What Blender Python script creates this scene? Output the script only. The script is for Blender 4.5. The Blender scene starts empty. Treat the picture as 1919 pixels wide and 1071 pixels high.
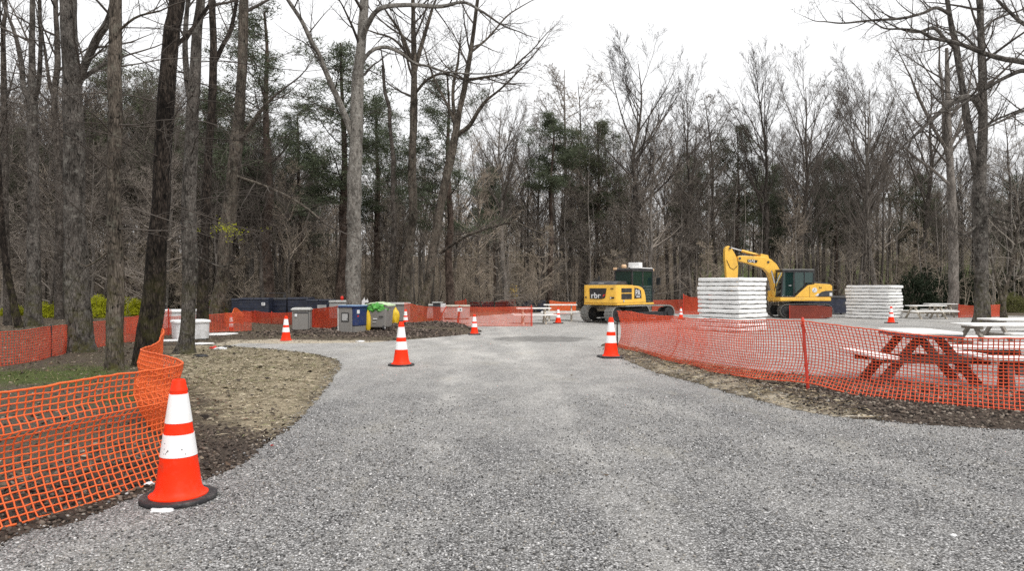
import bpy, bmesh, math, random
import numpy as np
from mathutils import Vector, Matrix, geometry
R_ = math.radians
SC = bpy.context.scene
COL = SC.collection
F, CX, HZ, H = 1300.0, 959.5, 540.0, 1.62          # focal length (px), centre, horizon row, eye height

def gp(px, py, z=0.0):
    y = F * (H - z) / (py - HZ)
    return ((px - CX) / F * y, y)
def wp(px, py, Y):
    return ((px - CX) / F * Y, Y, H - (py - HZ) / F * Y)

# ---------------------------------------------------------------- materials
def nodes(name):
    m = bpy.data.materials.new(name); m.use_nodes = True
    nt = m.node_tree; nt.nodes.clear()
    out = nt.nodes.new('ShaderNodeOutputMaterial')
    b = nt.nodes.new('ShaderNodeBsdfPrincipled')
    nt.links.new(b.outputs[0], out.inputs[0])
    return m, nt, b, out
def N(nt, t, **kw):
    n = nt.nodes.new('ShaderNode' + t)
    for k, v in kw.items():
        if k.startswith('i_'):
            n.inputs[k[2:].replace('_', ' ')].default_value = v
        else:
            setattr(n, k, v)
    return n
def coords(nt, scale=(1, 1, 1), kind='Object'):
    tc = N(nt, 'TexCoord'); mp = N(nt, 'Mapping'); mp.inputs['Scale'].default_value = scale
    nt.links.new(tc.outputs[kind], mp.inputs[0]); return mp.outputs[0]
def ramp(nt, fac, stops):
    r = N(nt, 'ValToRGB'); e = r.color_ramp.elements
    while len(e) < len(stops): e.new(0.5)
    for k, (p, c) in enumerate(stops):
        e[k].position = p; e[k].color = (c[0], c[1], c[2], 1)
    nt.links.new(fac, r.inputs[0]); return r.outputs[0]
def mixc(nt, fac, a, b, blend='MIX'):
    n = N(nt, 'MixRGB', blend_type=blend)
    for s, v in ((0, fac), (1, a), (2, b)):
        if hasattr(v, 'links'): nt.links.new(v, n.inputs[s])
        else: n.inputs[s].default_value = v if s == 0 else (v[0], v[1], v[2], 1)
    return n.outputs[0]
def mth(nt, op, a, b=0.0, clamp=False):
    n = N(nt, 'Math', operation=op, use_clamp=clamp)
    for s, v in ((0, a), (1, b)):
        if hasattr(v, 'links'): nt.links.new(v, n.inputs[s])
        else: n.inputs[s].default_value = v
    return n.outputs[0]
def maprange(nt, v, a, b, c=0, d=1):
    n = N(nt, 'MapRange'); nt.links.new(v, n.inputs[0])
    for k, x in enumerate((a, b, c, d)): n.inputs[k + 1].default_value = x
    return n.outputs[0]
def bump(nt, b, h, strength=0.4, dist=0.01):
    n = N(nt, 'Bump'); n.inputs['Strength'].default_value = strength; n.inputs['Distance'].default_value = dist
    nt.links.new(h, n.inputs['Height']); nt.links.new(n.outputs[0], b.inputs['Normal'])
def noise(nt, co, scale, detail=4, rough=0.6):
    n = N(nt, 'TexNoise'); n.inputs['Scale'].default_value = scale
    n.inputs['Detail'].default_value = detail; n.inputs['Roughness'].default_value = rough
    nt.links.new(co, n.inputs['Vector']); return n.outputs[0]

def pmat(name, c1, c2=None, scale=6, rough=0.6, bmp=0.0, bscale=60, metal=0.0, dirt=None, dscale=3, spec=0.5, sheen=0):
    """painted / plastic / metal: two close tones, faint bump, optional dirt"""
    m, nt, b, out = nodes(name)
    co = coords(nt)
    c2 = c2 or tuple(x * 0.82 for x in c1)
    col = ramp(nt, noise(nt, co, scale), [(0.35, c2), (0.65, c1)])
    if dirt and name in ('white_plastic',):
        oi = N(nt, 'ObjectInfo'); col = mixc(nt, maprange(nt, oi.outputs['Random'], 0, 1, 0, .5), col, tuple(x * .86 for x in c2))
    if dirt:
        f = maprange(nt, noise(nt, co, dscale, 8, 0.7), 0.5, 0.72, 0, 0.75)
        col = mixc(nt, f, col, dirt)
    nt.links.new(col, b.inputs['Base Color'])
    nt.links.new(maprange(nt, noise(nt, co, scale * 2), 0.3, 0.7, max(0, rough - .1), min(1, rough + .1)), b.inputs['Roughness'])
    b.inputs['Metallic'].default_value = metal
    b.inputs['Specular IOR Level'].default_value = spec
    if bmp: bump(nt, b, noise(nt, co, bscale, 5), bmp, 0.01)
    return m

def bark(name, dark, mid, light, lichen=None, moss=None, vs=1.0, strong=0.9):
    m, nt, b, out = nodes(name)
    co = coords(nt, (1, 1, 0.22)); c0 = coords(nt)
    v = N(nt, 'TexVoronoi', feature='DISTANCE_TO_EDGE'); v.inputs['Scale'].default_value = 26 * vs
    n1 = noise(nt, coords(nt, (1, 1, 0.16)), 22 * vs, 8, 0.7)
    add = N(nt, 'VectorMath', operation='ADD'); nt.links.new(co, add.inputs[0])
    sc = N(nt, 'VectorMath', operation='SCALE'); sc.inputs['Scale'].default_value = 0.10
    nn = N(nt, 'TexNoise'); nn.inputs['Scale'].default_value = 12; nt.links.new(co, nn.inputs['Vector'])
    nt.links.new(nn.outputs['Color'], sc.inputs[0]); nt.links.new(sc.outputs[0], add.inputs[1])
    nt.links.new(add.outputs[0], v.inputs['Vector'])
    crack = maprange(nt, v.outputs['Distance'], 0.0, 0.22)
    n2 = noise(nt, coords(nt, (1, 1, .4)), 7 * vs, 6, .6)
    h = mth(nt, 'ADD', mth(nt, 'MULTIPLY', crack, 0.18), mth(nt, 'ADD', mth(nt, 'MULTIPLY', n1, 0.5), mth(nt, 'MULTIPLY', n2, .5)))
    col = ramp(nt, h, [(0.42, dark), (0.6, mid), (0.82, light)])
    big = noise(nt, coords(nt, (1, 1, 0.5)), 2.2, 5, 0.7)
    col = mixc(nt, maprange(nt, big, 0.46, 0.64, 0, 0.8), col, dark); spk = noise(nt, coords(nt, (1, 1, 0.6)), 13, 4, .6); col = mixc(nt, maprange(nt, spk, .6, .65, 0, .92), col, tuple(x * .5 for x in dark))
    if lichen:
        f = maprange(nt, noise(nt, c0, 5.5, 8, 0.72), 0.54, 0.64, 0, 0.6)
        col = mixc(nt, f, col, lichen)
    if moss:
        sep = N(nt, 'SeparateXYZ'); nt.links.new(c0, sep.inputs[0])
        lo = maprange(nt, sep.outputs[2], 0.05, 2.6, 1.0, 0.0)
        f = mth(nt, 'MULTIPLY', lo, maprange(nt, noise(nt, c0, 3.5, 8, 0.7), 0.45, 0.62, 0, 0.8))
        col = mixc(nt, f, col, moss)
    nt.links.new(col, b.inputs['Base Color']); b.inputs['Roughness'].default_value = 0.95
    b.inputs['Specular IOR Level'].default_value = 0.15
    bump(nt, b, h, strong, 0.03)
    return m

def twig(name, c1, c2):
    m, nt, b, out = nodes(name)
    co = coords(nt)
    oi = N(nt, 'ObjectInfo')
    col = ramp(nt, noise(nt, co, 0.9, 4), [(0.35, c1), (0.65, c2)])
    col = mixc(nt, maprange(nt, oi.outputs['Random'], 0, 1, 0.0, 0.45), col, tuple(x * 1.5 for x in c2))
    nt.links.new(col, b.inputs['Base Color']); b.inputs['Roughness'].default_value = 0.9
    b.inputs['Specular IOR Level'].default_value = 0.15
    return m

def leafmat(name, c1, c2, sc=1.2, trans=0.25):
    m, nt, b, out = nodes(name)
    co = coords(nt); oi = N(nt, 'ObjectInfo')
    col = ramp(nt, noise(nt, co, sc, 6, 0.7), [(0.3, c1), (0.7, c2)])
    col = mixc(nt, maprange(nt, oi.outputs['Random'], 0, 1, 0.0, 0.35), col, tuple(x * 0.6 for x in c1))
    nt.links.new(col, b.inputs['Base Color']); b.inputs['Roughness'].default_value = 0.7
    b.inputs['Specular IOR Level'].default_value = 0.2
    t = N(nt, 'BsdfTranslucent'); nt.links.new(col, t.inputs[0])
    mx = N(nt, 'MixShader'); mx.inputs[0].default_value = trans
    nt.links.new(b.outputs[0], mx.inputs[1]); nt.links.new(t.outputs[0], mx.inputs[2]); nt.links.new(mx.outputs[0], out.inputs[0])
    return m

def attr_mat(name, rough=0.85, bscale=400, bstr=0.3):
    m, nt, b, out = nodes(name)
    a = N(nt, 'Attribute', attribute_name='tone')
    nz = noise(nt, coords(nt), bscale, 4)
    nt.links.new(mixc(nt, 1.0, a.outputs['Color'], ramp(nt, nz, [(0.3, (.72, .72, .72)), (0.7, (1.1, 1.1, 1.1))]), 'MULTIPLY'), b.inputs['Base Color'])
    b.inputs['Roughness'].default_value = rough; b.inputs['Specular IOR Level'].default_value = 0.25
    return m

M = {}
M['cone_orange'] = pmat('cone_orange', (0.95, 0.036, 0.003), (0.9, 0.03, 0.003), 5, 0.55, 0.03, 90, dirt=(0.40, 0.06, 0.028), dscale=7, spec=.2)
M['cone_white'] = pmat('cone_white', (0.88, 0.88, 0.88), (0.84, 0.84, 0.84), 9, 0.4, 0.02, 200, dirt=(0.76, 0.74, 0.71), dscale=9)
M['rubber'] = pmat('rubber', (0.022, 0.022, 0.025), (0.014, 0.014, 0.016), 12, 0.65, 0.25, 80, dirt=(0.13, 0.12, 0.11), dscale=10)
M['scuff'] = pmat('scuff', (0.05, 0.05, 0.055), None, 20, 0.8)
def net(name, c1, c2):
    m, nt, b, out = nodes(name)
    col = ramp(nt, noise(nt, coords(nt), 1.3, 6, 0.65), [(0.35, c2), (0.65, c1)])
    nt.links.new(col, b.inputs['Base Color']); b.inputs['Roughness'].default_value = 0.5
    t = N(nt, 'BsdfTranslucent'); nt.links.new(col, t.inputs[0])
    mx = N(nt, 'MixShader'); mx.inputs[0].default_value = 0.3
    nt.links.new(b.outputs[0], mx.inputs[1]); nt.links.new(t.outputs[0], mx.inputs[2]); nt.links.new(mx.outputs[0], out.inputs[0])
    return m
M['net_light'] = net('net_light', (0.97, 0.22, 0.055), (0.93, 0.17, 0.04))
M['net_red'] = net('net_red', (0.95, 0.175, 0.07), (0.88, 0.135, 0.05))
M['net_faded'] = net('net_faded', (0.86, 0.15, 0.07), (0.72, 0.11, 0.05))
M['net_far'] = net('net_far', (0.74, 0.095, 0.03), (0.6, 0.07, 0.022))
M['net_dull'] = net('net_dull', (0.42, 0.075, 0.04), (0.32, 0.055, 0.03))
M['post_orange'] = pmat('post_orange', (0.6, 0.04, 0.018), None, 8, 0.5, dirt=(0.2, 0.06, 0.04), dscale=5)
M['post_dark'] = pmat('post_dark', (0.03, 0.03, 0.03), None, 8, 0.6)
M['white_plastic'] = pmat('white_plastic', (0.9, 0.9, 0.89), (0.87, 0.87, 0.86), 3, 0.5, 0.08, 25, dirt=(0.5, 0.48, 0.44), dscale=4.5)
M['tub_white'] = pmat('tub_white', (0.8, 0.8, 0.8), (0.74, 0.74, 0.74), 3, 0.5, 0.06, 30, dirt=(0.42, 0.41, 0.38), dscale=3)
M['table_white'] = pmat('table_white', (0.83, 0.82, 0.80), (0.76, 0.75, 0.72), 5, 0.6, 0.1, 40, dirt=(0.5, 0.46, 0.4), dscale=3)
M['table_leg'] = pmat('table_leg', (0.30, 0.27, 0.23), (0.2, 0.18, 0.155), 7, 0.75, 0.2, 40, dirt=(0.1, 0.085, 0.07), dscale=4)
M['table_leg_dark'] = pmat('table_leg_dark', (0.05, 0.042, 0.038), (0.032, 0.028, 0.026), 7, 0.7, 0.2, 40)
M['table_leg_pale'] = pmat('table_leg_pale', (0.55, 0.5, 0.42), (0.42, 0.37, 0.3), 7, 0.75, 0.2, 40, dirt=(0.22, 0.16, 0.1), dscale=4)
M['navy_rim'] = pmat('navy_rim', (0.055, 0.06, 0.09), None, 8, 0.5)
M['bin_grey'] = pmat('bin_grey', (0.235, 0.225, 0.21), (0.2, 0.19, 0.178), 4, 0.55, 0.06, 60, dirt=(0.15, 0.135, 0.115), dscale=4)
M['bin_grey_pale'] = pmat('bin_grey_pale', (0.42, 0.42, 0.41), (0.36, 0.36, 0.355), 4, 0.5, 0.05, 60, dirt=(0.26, 0.24, 0.21), dscale=5)
M['lid_grey'] = pmat('lid_grey', (0.5, 0.5, 0.48), (0.42, 0.42, 0.4), 4, 0.5, dirt=(0.3, 0.28, 0.25), dscale=6)
M['blue'] = pmat('blue', (0.016, 0.035, 0.13), (0.012, 0.028, 0.10), 6, 0.4, dirt=(0.07, 0.07, 0.09), dscale=5)
M['blue_pale'] = pmat('blue_pale', (0.25, 0.4, 0.6), None, 6, 0.4)
M['navy'] = pmat('navy', (0.022, 0.028, 0.052), (0.016, 0.019, 0.034), 5, 0.45, dirt=(0.06, 0.06, 0.065), dscale=4)
M['yellow_bag'] = pmat('yellow_bag', (0.75, 0.52, 0.03), (0.65, 0.42, 0.02), 6, 0.35, 0.5, 18)
M['green_bag'] = pmat('green_bag', (0.10, 0.42, 0.06), (0.06, 0.25, 0.04), 9, 0.3, 0.6, 22)
M['green_pale'] = pmat('green_pale', (0.58, 0.68, 0.48), (0.46, 0.6, 0.34), 7, 0.4, 0.4, 20)
M['black'] = pmat('black', (0.014, 0.014, 0.015), None, 10, 0.5)
M['black_gloss'] = pmat('black_gloss', (0.02, 0.02, 0.022), None, 10, 0.25)
M['red_lamp'] = pmat('red_lamp', (0.75, 0.03, 0.015), None, 10, 0.25)
M['sign_white'] = pmat('sign_white', (0.78, 0.78, 0.78), None, 10, 0.4)
M['sign_red'] = pmat('sign_red', (0.65, 0.03, 0.02), None, 10, 0.4)
M['machine_yellow'] = pmat('machine_yellow', (0.92, 0.54, 0.08), (0.87, 0.49, 0.065), 3, 0.38, 0.03, 40, dirt=(0.5, 0.32, 0.08), dscale=2.4)
M['machine_black'] = pmat('machine_black', (0.022, 0.022, 0.024), (0.015, 0.015, 0.017), 6, 0.45, 0.05, 50, dirt=(0.09, 0.08, 0.07), dscale=3)
M['machine_dark'] = pmat('machine_dark', (0.05, 0.05, 0.055), (0.035, 0.035, 0.04), 6, 0.6, 0.1, 40, dirt=(0.16, 0.14, 0.12), dscale=3)
M['track_steel'] = pmat('track_steel', (0.16, 0.155, 0.15), (0.1, 0.096, 0.09), 8, 0.6, 0.3, 50, 0.3, dirt=(0.25, 0.23, 0.2), dscale=5)
M['track_pale'] = pmat('track_pale', (0.36, 0.36, 0.34), (0.26, 0.255, 0.24), 8, 0.6, 0.3, 50, 0.2, dirt=(0.17, 0.15, 0.13), dscale=5)
M['dull_red'] = pmat('dull_red', (0.28, 0.02, 0.015), None, 10, 0.6)
M['chrome'] = pmat('chrome', (0.75, 0.75, 0.76), None, 8, 0.2, metal=0.9)
M['amber'] = pmat('amber', (0.75, 0.5, 0.3), None, 8, 0.3)
M['seat_fabric'] = pmat('seat_fabric', (0.05, 0.055, 0.055), None, 14, 0.9)
M['wood'] = pmat('wood', (0.42, 0.27, 0.12), (0.33, 0.2, 0.08), 9, 0.75)
m, nt, b, out = nodes('cab_glass')
fr = N(nt, 'Fresnel'); fr.inputs[0].default_value = 1.32
tr = N(nt, 'BsdfTransparent'); tr.inputs[0].default_value = (0.24, 0.37, 0.34, 1)
gl = N(nt, 'BsdfGlossy'); gl.inputs[0].default_value = (0.85, 0.95, 0.92, 1); gl.inputs['Roughness'].default_value = 0.03
mx = N(nt, 'MixShader'); nt.links.new(mth(nt, 'ADD', fr.outputs[0], 0.05), mx.inputs[0])
b.inputs['Base Color'].default_value = (.06, .17, .155, 1); b.inputs['Roughness'].default_value = .1
mt = N(nt, 'MixShader'); mt.inputs[0].default_value = .15; nt.links.new(tr.outputs[0], mt.inputs[1]); nt.links.new(b.outputs[0], mt.inputs[2])
nt.links.new(mt.outputs[0], mx.inputs[1]); nt.links.new(gl.outputs[0], mx.inputs[2]); nt.links.new(mx.outputs[0], out.inputs[0])
M['glass'] = m
M['bark_grey'] = bark('bark_grey', (0.014, 0.012, 0.010), (0.10, 0.089, 0.079), (0.20, 0.18, 0.161), (0.23, 0.22, 0.195), (0.07, 0.066, 0.022))
M['bark_brown'] = bark('bark_brown', (0.012, 0.010, 0.008), (0.10, 0.083, 0.067), (0.2, 0.17, 0.14), (0.16, 0.155, 0.125), (0.075, 0.07, 0.02))
M['bark_dark'] = bark('bark_dark', (0.005, 0.004, 0.0035), (0.028, 0.022, 0.018), (0.10, 0.08, 0.065), None, (0.055, 0.053, 0.016), 0.8)
M['bark_pale'] = bark('bark_pale', (0.05, 0.044, 0.038), (0.20, 0.185, 0.165), (0.33, 0.31, 0.28), (0.34, 0.33, 0.3), None, 1.2, 0.6)
M['bark_forest'] = bark('bark_forest', (0.016, 0.013, 0.011), (0.08, 0.068, 0.058), (0.18, 0.155, 0.133), (0.2, 0.185, 0.165), None)
M['bark_forest_pale'] = bark('bark_forest_pale', (0.07, 0.061, 0.053), (0.20, 0.178, 0.158), (0.32, 0.29, 0.262), None, None)
M['bark_pine'] = bark('bark_pine', (0.02, 0.014, 0.011), (0.085, 0.062, 0.05), (0.16, 0.122, 0.1), None, None, 0.7)
M['twig_dark'] = twig('twig_dark', (0.035, 0.03, 0.026), (0.08, 0.068, 0.059))
M['twig_grey'] = twig('twig_grey', (0.115, 0.099, 0.085), (0.23, 0.20, 0.172))
M['twig_near'] = twig('twig_near', (0.045, 0.039, 0.034), (0.105, 0.091, 0.08))
M['twig_mid'] = twig('twig_mid', (0.06, 0.051, 0.044), (0.125, 0.108, 0.094))
M['twig_pale'] = twig('twig_pale', (0.15, 0.13, 0.11), (0.28, 0.25, 0.215))
M['twig_brown'] = twig('twig_brown', (0.17, 0.14, 0.112), (0.33, 0.277, 0.222))
M['needles'] = leafmat('needles', (0.07, 0.088, 0.054), (0.155, 0.178, 0.11))
M['needles_olive'] = leafmat('needles_olive', (0.08, 0.094, 0.056), (0.17, 0.18, 0.11))
M['leaf_lime'] = leafmat('leaf_lime', (0.30, 0.33, 0.015), (0.62, 0.62, 0.04), 4, 0.3)
M['leaf_bud'] = leafmat('leaf_bud', (0.16, 0.18, 0.03), (0.30, 0.30, 0.07), 3, 0.3)
M['leaf_olive'] = leafmat('leaf_olive', (0.10, 0.105, 0.035), (0.19, 0.185, 0.07), 2, 0.3)
M['leaf_holly'] = leafmat('leaf_holly', (0.010, 0.017, 0.008), (0.028, 0.04, 0.02), 2, 0.2)
M['tone'] = attr_mat('tone')

# ---------------------------------------------------------------- mesh building
class MB:
    def __init__(s): s.v = []; s.f = []
    def add(s, vs, fs):
        o = len(s.v); s.v.extend(vs); s.f.extend([tuple(i + o for i in f) for f in fs]); return s
    def box(s, x0, x1, y0, y1, z0, z1, mtx=None, taper=1.0):
        cx, cy = (x0 + x1) / 2, (y0 + y1) / 2
        vs = [(x0, y0, z0), (x1, y0, z0), (x1, y1, z0), (x0, y1, z0)]
        vs += [(cx + (x - cx) * taper, cy + (y - cy) * taper, z1) for x, y, _ in vs]
        if mtx is not None: vs = [tuple(mtx @ Vector(v)) for v in vs]
        return s.add(vs, [(3, 2, 1, 0), (4, 5, 6, 7), (0, 1, 5, 4), (1, 2, 6, 5), (2, 3, 7, 6), (3, 0, 4, 7)])
    def prism(s, poly, a, b, axis='z'):
        """outline (2-D, counter-clockwise) extruded from a to b along axis; axis 'y': poly is (x,z); 'x': poly is (y,z)"""
        n = len(poly)
        def P(p, t):
            return (p[0], p[1], t) if axis == 'z' else ((p[0], t, p[1]) if axis == 'y' else (t, p[0], p[1]))
        vs = [P(p, a) for p in poly] + [P(p, b) for p in poly]
        fs = [tuple(range(n - 1, -1, -1)), tuple(range(n, 2 * n))] + [(i, (i + 1) % n, n + (i + 1) % n, n + i) for i in range(n)]
        return s.add(vs, fs)
    def tube(s, pts, r, n=8, cap=True):
        pts = [Vector(p) for p in pts]; k = len(pts)
        rs = r if isinstance(r, (list, tuple)) else [r] * k
        t0 = (pts[-1] - pts[0]).normalized() if (pts[-1] - pts[0]).length > 1e-6 else Vector((0, 0, 1))
        ref = Vector((0, 0, 1)) if abs(t0.z) < 0.8 else Vector((1, 0, 0))
        vs = []
        for i, p in enumerate(pts):
            t = (pts[min(i + 1, k - 1)] - pts[max(i - 1, 0)])
            t = t.normalized() if t.length > 1e-9 else t0
            u = t.cross(ref)
            u = u.normalized() if u.length > 1e-5 else Vector((1, 0, 0)); w = t.cross(u)
            for j in range(n):
                a = 2 * math.pi * (j + .5) / n
                vs.append(tuple(p + (u * math.cos(a) + w * math.sin(a)) * rs[i]))
        fs = []
        for i in range(k - 1):
            for j in range(n):
                fs.append((i * n + j, i * n + (j + 1) % n, (i + 1) * n + (j + 1) % n, (i + 1) * n + j))
        if cap: fs += [tuple(range(n - 1, -1, -1)), tuple(range((k - 1) * n, k * n))]
        return s.add(vs, fs)
    def lathe(s, prof, n=32, cx=0, cy=0, sq=None):
        """prof: (radius, z); sq = superellipse exponent for rounded squares"""
        vs = []
        for r, z in prof:
            for j in range(n):
                a = 2 * math.pi * j / n; c, d = math.cos(a), math.sin(a)
                k = 1.0 if not sq else (abs(c) ** sq + abs(d) ** sq) ** (-1.0 / sq)
                vs.append((cx + r * k * c, cy + r * k * d, z))
        fs = []
        for i in range(len(prof) - 1):
            for j in range(n):
                fs.append((i * n + j, i * n + (j + 1) % n, (i + 1) * n + (j + 1) % n, (i + 1) * n + j))
        fs += [tuple(range(n - 1, -1, -1)), tuple(range((len(prof) - 1) * n, len(prof) * n))]
        return s.add(vs, fs)
    def build(s, name, mat, parent=None, bevel=0.0, smooth=False, seg=2):
        me = bpy.data.meshes.new(name); me.from_pydata(s.v, [], s.f); me.update()
        return link(name, me, mat, parent, bevel, smooth, seg)

def link(name, me, mat, parent=None, bevel=0.0, smooth=False, seg=2):
    o = bpy.data.objects.new(name, me); COL.objects.link(o)
    if mat is not None: me.materials.append(M[mat] if isinstance(mat, str) else mat)
    if parent is not None: o.parent = parent
    if bevel:
        md = o.modifiers.new('bevel', 'BEVEL'); md.width = bevel; md.segments = seg; md.limit_method = 'ANGLE'; md.angle_limit = R_(35)
    if smooth:
        me.polygons.foreach_set('use_smooth', [True] * len(me.polygons)); me.set_sharp_from_angle(angle=R_(38))
    return o

def tag(o, label=None, cat=None, group=None, kind=None):
    if label: o['label'] = label
    if cat: o['category'] = cat
    if group: o['group'] = group
    if kind: o['kind'] = kind
    return o
def thing(name, label, cat, loc=(0, 0, 0), rz=0.0, group=None):
    o = bpy.data.objects.new(name, None); COL.objects.link(o); o.empty_display_size = 0.2
    o.location = loc; o.rotation_euler = (0, 0, rz)
    return tag(o, label, cat, group)
def copy_tree(o, parent=None):
    c = o.copy(); COL.objects.link(c); c.parent = parent
    for ch in list(o.children): copy_tree(ch, c)
    return c
def arr_mesh(name, V, faces_list):
    """V (n,3); faces_list: arrays (m,k)"""
    me = bpy.data.meshes.new(name)
    faces_list = [np.asarray(f, dtype=np.int32) for f in faces_list if len(f)]
    loops = np.concatenate([f.ravel() for f in faces_list]) if faces_list else np.zeros(0, np.int32)
    tot = np.concatenate([np.full(len(f), f.shape[1], np.int32) for f in faces_list])
    start = np.concatenate([[0], np.cumsum(tot)[:-1]]).astype(np.int32)
    me.vertices.add(len(V)); me.vertices.foreach_set('co', np.asarray(V, np.float32).ravel())
    me.loops.add(len(loops)); me.loops.foreach_set('vertex_index', loops)
    me.polygons.add(len(tot)); me.polygons.foreach_set('loop_start', start); me.polygons.foreach_set('loop_total', tot)
    me.update(calc_edges=True); me.validate()
    return me
class Lines:
    """polylines collected, then skinned to tubes all at once (numpy)"""
    def __init__(s): s.g = {}
    def add(s, pts, rad, n=3):
        s.g.setdefault((len(pts), n), []).append((pts, rad))
    def arrays(s):
        Vs, Fs, off = [], [], 0
        for (k, n), items in s.g.items():
            P = np.array([i[0] for i in items], np.float64); Rr = np.array([i[1] for i in items], np.float64)
            m = len(items)
            T = np.empty_like(P); T[:, 1:-1] = P[:, 2:] - P[:, :-2]; T[:, 0] = P[:, 1] - P[:, 0]; T[:, -1] = P[:, -1] - P[:, -2]
            T /= np.linalg.norm(T, axis=2, keepdims=True) + 1e-12
            D = P[:, -1] - P[:, 0]; D /= np.linalg.norm(D, axis=1, keepdims=True) + 1e-12
            ref = np.where((np.abs(D[:, 2]) < 0.8)[:, None], np.array([0, 0, 1.0]), np.array([1.0, 0, 0]))
            U = np.cross(T, ref[:, None, :]); U /= np.linalg.norm(U, axis=2, keepdims=True) + 1e-12
            W = np.cross(T, U)
            a = 2 * np.pi * (np.arange(n) + .5) / n
            V = P[:, :, None, :] + (U[:, :, None, :] * np.cos(a)[None, None, :, None] + W[:, :, None, :] * np.sin(a)[None, None, :, None]) * Rr[:, :, None, None]
            Vs.append(V.reshape(-1, 3))
            i, j = np.meshgrid(np.arange(k - 1), np.arange(n), indexing='ij')
            q = np.stack([i * n + j, i * n + (j + 1) % n, (i + 1) * n + (j + 1) % n, (i + 1) * n + j], -1).reshape(-1, 4)
            Fs.append((q[None] + (np.arange(m) * k * n)[:, None, None]).reshape(-1, 4) + off)
            off += m * k * n
        return np.concatenate(Vs), np.concatenate(Fs)
    def mesh(s, name):
        V, Fq = s.arrays(); return arr_mesh(name, V, [Fq])

def smooth_path(pts, step):
    """Catmull-Rom through pts (any dimension), resampled every step metres"""
    P = np.array(pts, float); P = np.vstack([2 * P[0] - P[1], P, 2 * P[-1] - P[-2]])
    out = []
    for i in range(1, len(P) - 2):
        for t in np.linspace(0, 1, 24, endpoint=False):
            a, b_, c, d = P[i - 1], P[i], P[i + 1], P[i + 2]
            out.append(0.5 * ((2 * b_) + (-a + c) * t + (2 * a - 5 * b_ + 4 * c - d) * t * t + (-a + 3 * b_ - 3 * c + d) * t ** 3))
    out.append(P[-2]); out = np.array(out)
    s = np.concatenate([[0], np.cumsum(np.linalg.norm(np.diff(out[:, :2], axis=0), axis=1))]) if out.shape[1] == 4 else np.concatenate([[0], np.cumsum(np.linalg.norm(np.diff(out, axis=0), axis=1))])
    n = max(2, int(round(s[-1] / step)) + 1)
    u = np.linspace(0, s[-1], n)
    return np.stack([np.interp(u, s, out[:, k]) for k in range(out.shape[1])], 1)

def text_mesh(name, body, size, mat, parent, mtx, depth=0.004, sx=1.0):
    cu = bpy.data.curves.new('lettering', 'FONT'); cu.body = body; cu.size = size; cu.extrude = depth
    cu.align_x = 'CENTER'; cu.align_y = 'CENTER'; cu.offset = size * 0.012
    o = bpy.data.objects.new('lettering', cu); COL.objects.link(o)
    bpy.context.view_layer.update()
    me = bpy.data.meshes.new_from_object(o.evaluated_get(bpy.context.evaluated_depsgraph_get()))
    bpy.data.objects.remove(o); bpy.data.curves.remove(cu)
    me.materials.clear()
    me.transform(mtx @ Matrix.Diagonal((sx, 1, 1, 1)))
    return link(name, me, mat, parent)
# ---------------------------------------------------------------- trees
def rvec(rng):
    return Vector((rng.gauss(0, 1), rng.gauss(0, 1), rng.gauss(0, 1))).normalized()
def side_dir(rng, d, ang, flat=None):
    a = d.cross(Vector((0, 0, 1)))
    a = a.normalized() if a.length > 1e-3 else Vector((1, 0, 0))
    b_ = d.cross(a).normalized(); th = rng.uniform(0, 2 * math.pi)
    if flat is not None: th = flat
    q = a * math.cos(th) + b_ * math.sin(th)
    return (d * math.cos(ang) + q * math.sin(ang)).normalized()
def grow(L, rng, p, d, ln, r, lev, S):
    n = S['n'][lev]; st = ln / n
    pts = [tuple(p)]; rad = [r]; seq = [(p.copy(), d.copy(), r)]
    for i in range(n):
        d = (d + rvec(rng) * S['wob'][lev] + Vector((0, 0, S['up'][lev] / n))).normalized()
        p = p + d * st; ri = max(S['rmin'], r * (1 - S['tap'] * (i + 1) / n))
        pts.append(tuple(p)); rad.append(ri); seq.append((p.copy(), d.copy(), ri))
    L.add(pts, rad, S['sides'][lev])
    tips = S.get('tips')
    if lev >= S['max']:
        if tips is not None: tips.append((p.copy(), d.copy())); tips.append((seq[len(seq) // 2][0].copy(), d.copy()))
        return
    k = S['kids'][lev]; k = int(k * rng.uniform(.75, 1.25) + .5)
    for j in range(k):
        t = S['t0'][lev] + (1 - S['t0'][lev]) * ((j + rng.random()) / k)
        f = t * n; i = min(n - 1, int(f)); f -= i
        bp = seq[i][0].lerp(seq[i + 1][0], f); bd = seq[i + 1][1]; br = seq[i][2] * (1 - f) + seq[i + 1][2] * f
        cd = side_dir(rng, bd, R_(rng.uniform(*S['ang'][lev])))
        grow(L, rng, bp, cd, ln * S['lr'][lev] * (1.15 - .65 * t) * rng.uniform(.65, 1.25), max(S['rmin'], br * S['rr']), lev + 1, S)

def resample(pts, step, dims=3):
    P = np.array(pts, float); P = np.vstack([2 * P[0] - P[1], P, 2 * P[-1] - P[-2]]); out = []
    for i in range(1, len(P) - 2):
        for t in np.linspace(0, 1, 16, endpoint=False):
            a, b_, c, d = P[i - 1], P[i], P[i + 1], P[i + 2]
            out.append(0.5 * ((2 * b_) + (-a + c) * t + (2 * a - 5 * b_ + 4 * c - d) * t * t + (-a + 3 * b_ - 3 * c + d) * t ** 3))
    out.append(P[-2]); out = np.array(out)
    s = np.concatenate([[0], np.cumsum(np.linalg.norm(np.diff(out[:, :dims], axis=0), axis=1))])
    n = max(3, int(round(s[-1] / step)) + 1); u = np.linspace(0, s[-1], n)
    return np.stack([np.interp(u, s, out[:, k]) for k in range(out.shape[1])], 1)

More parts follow.
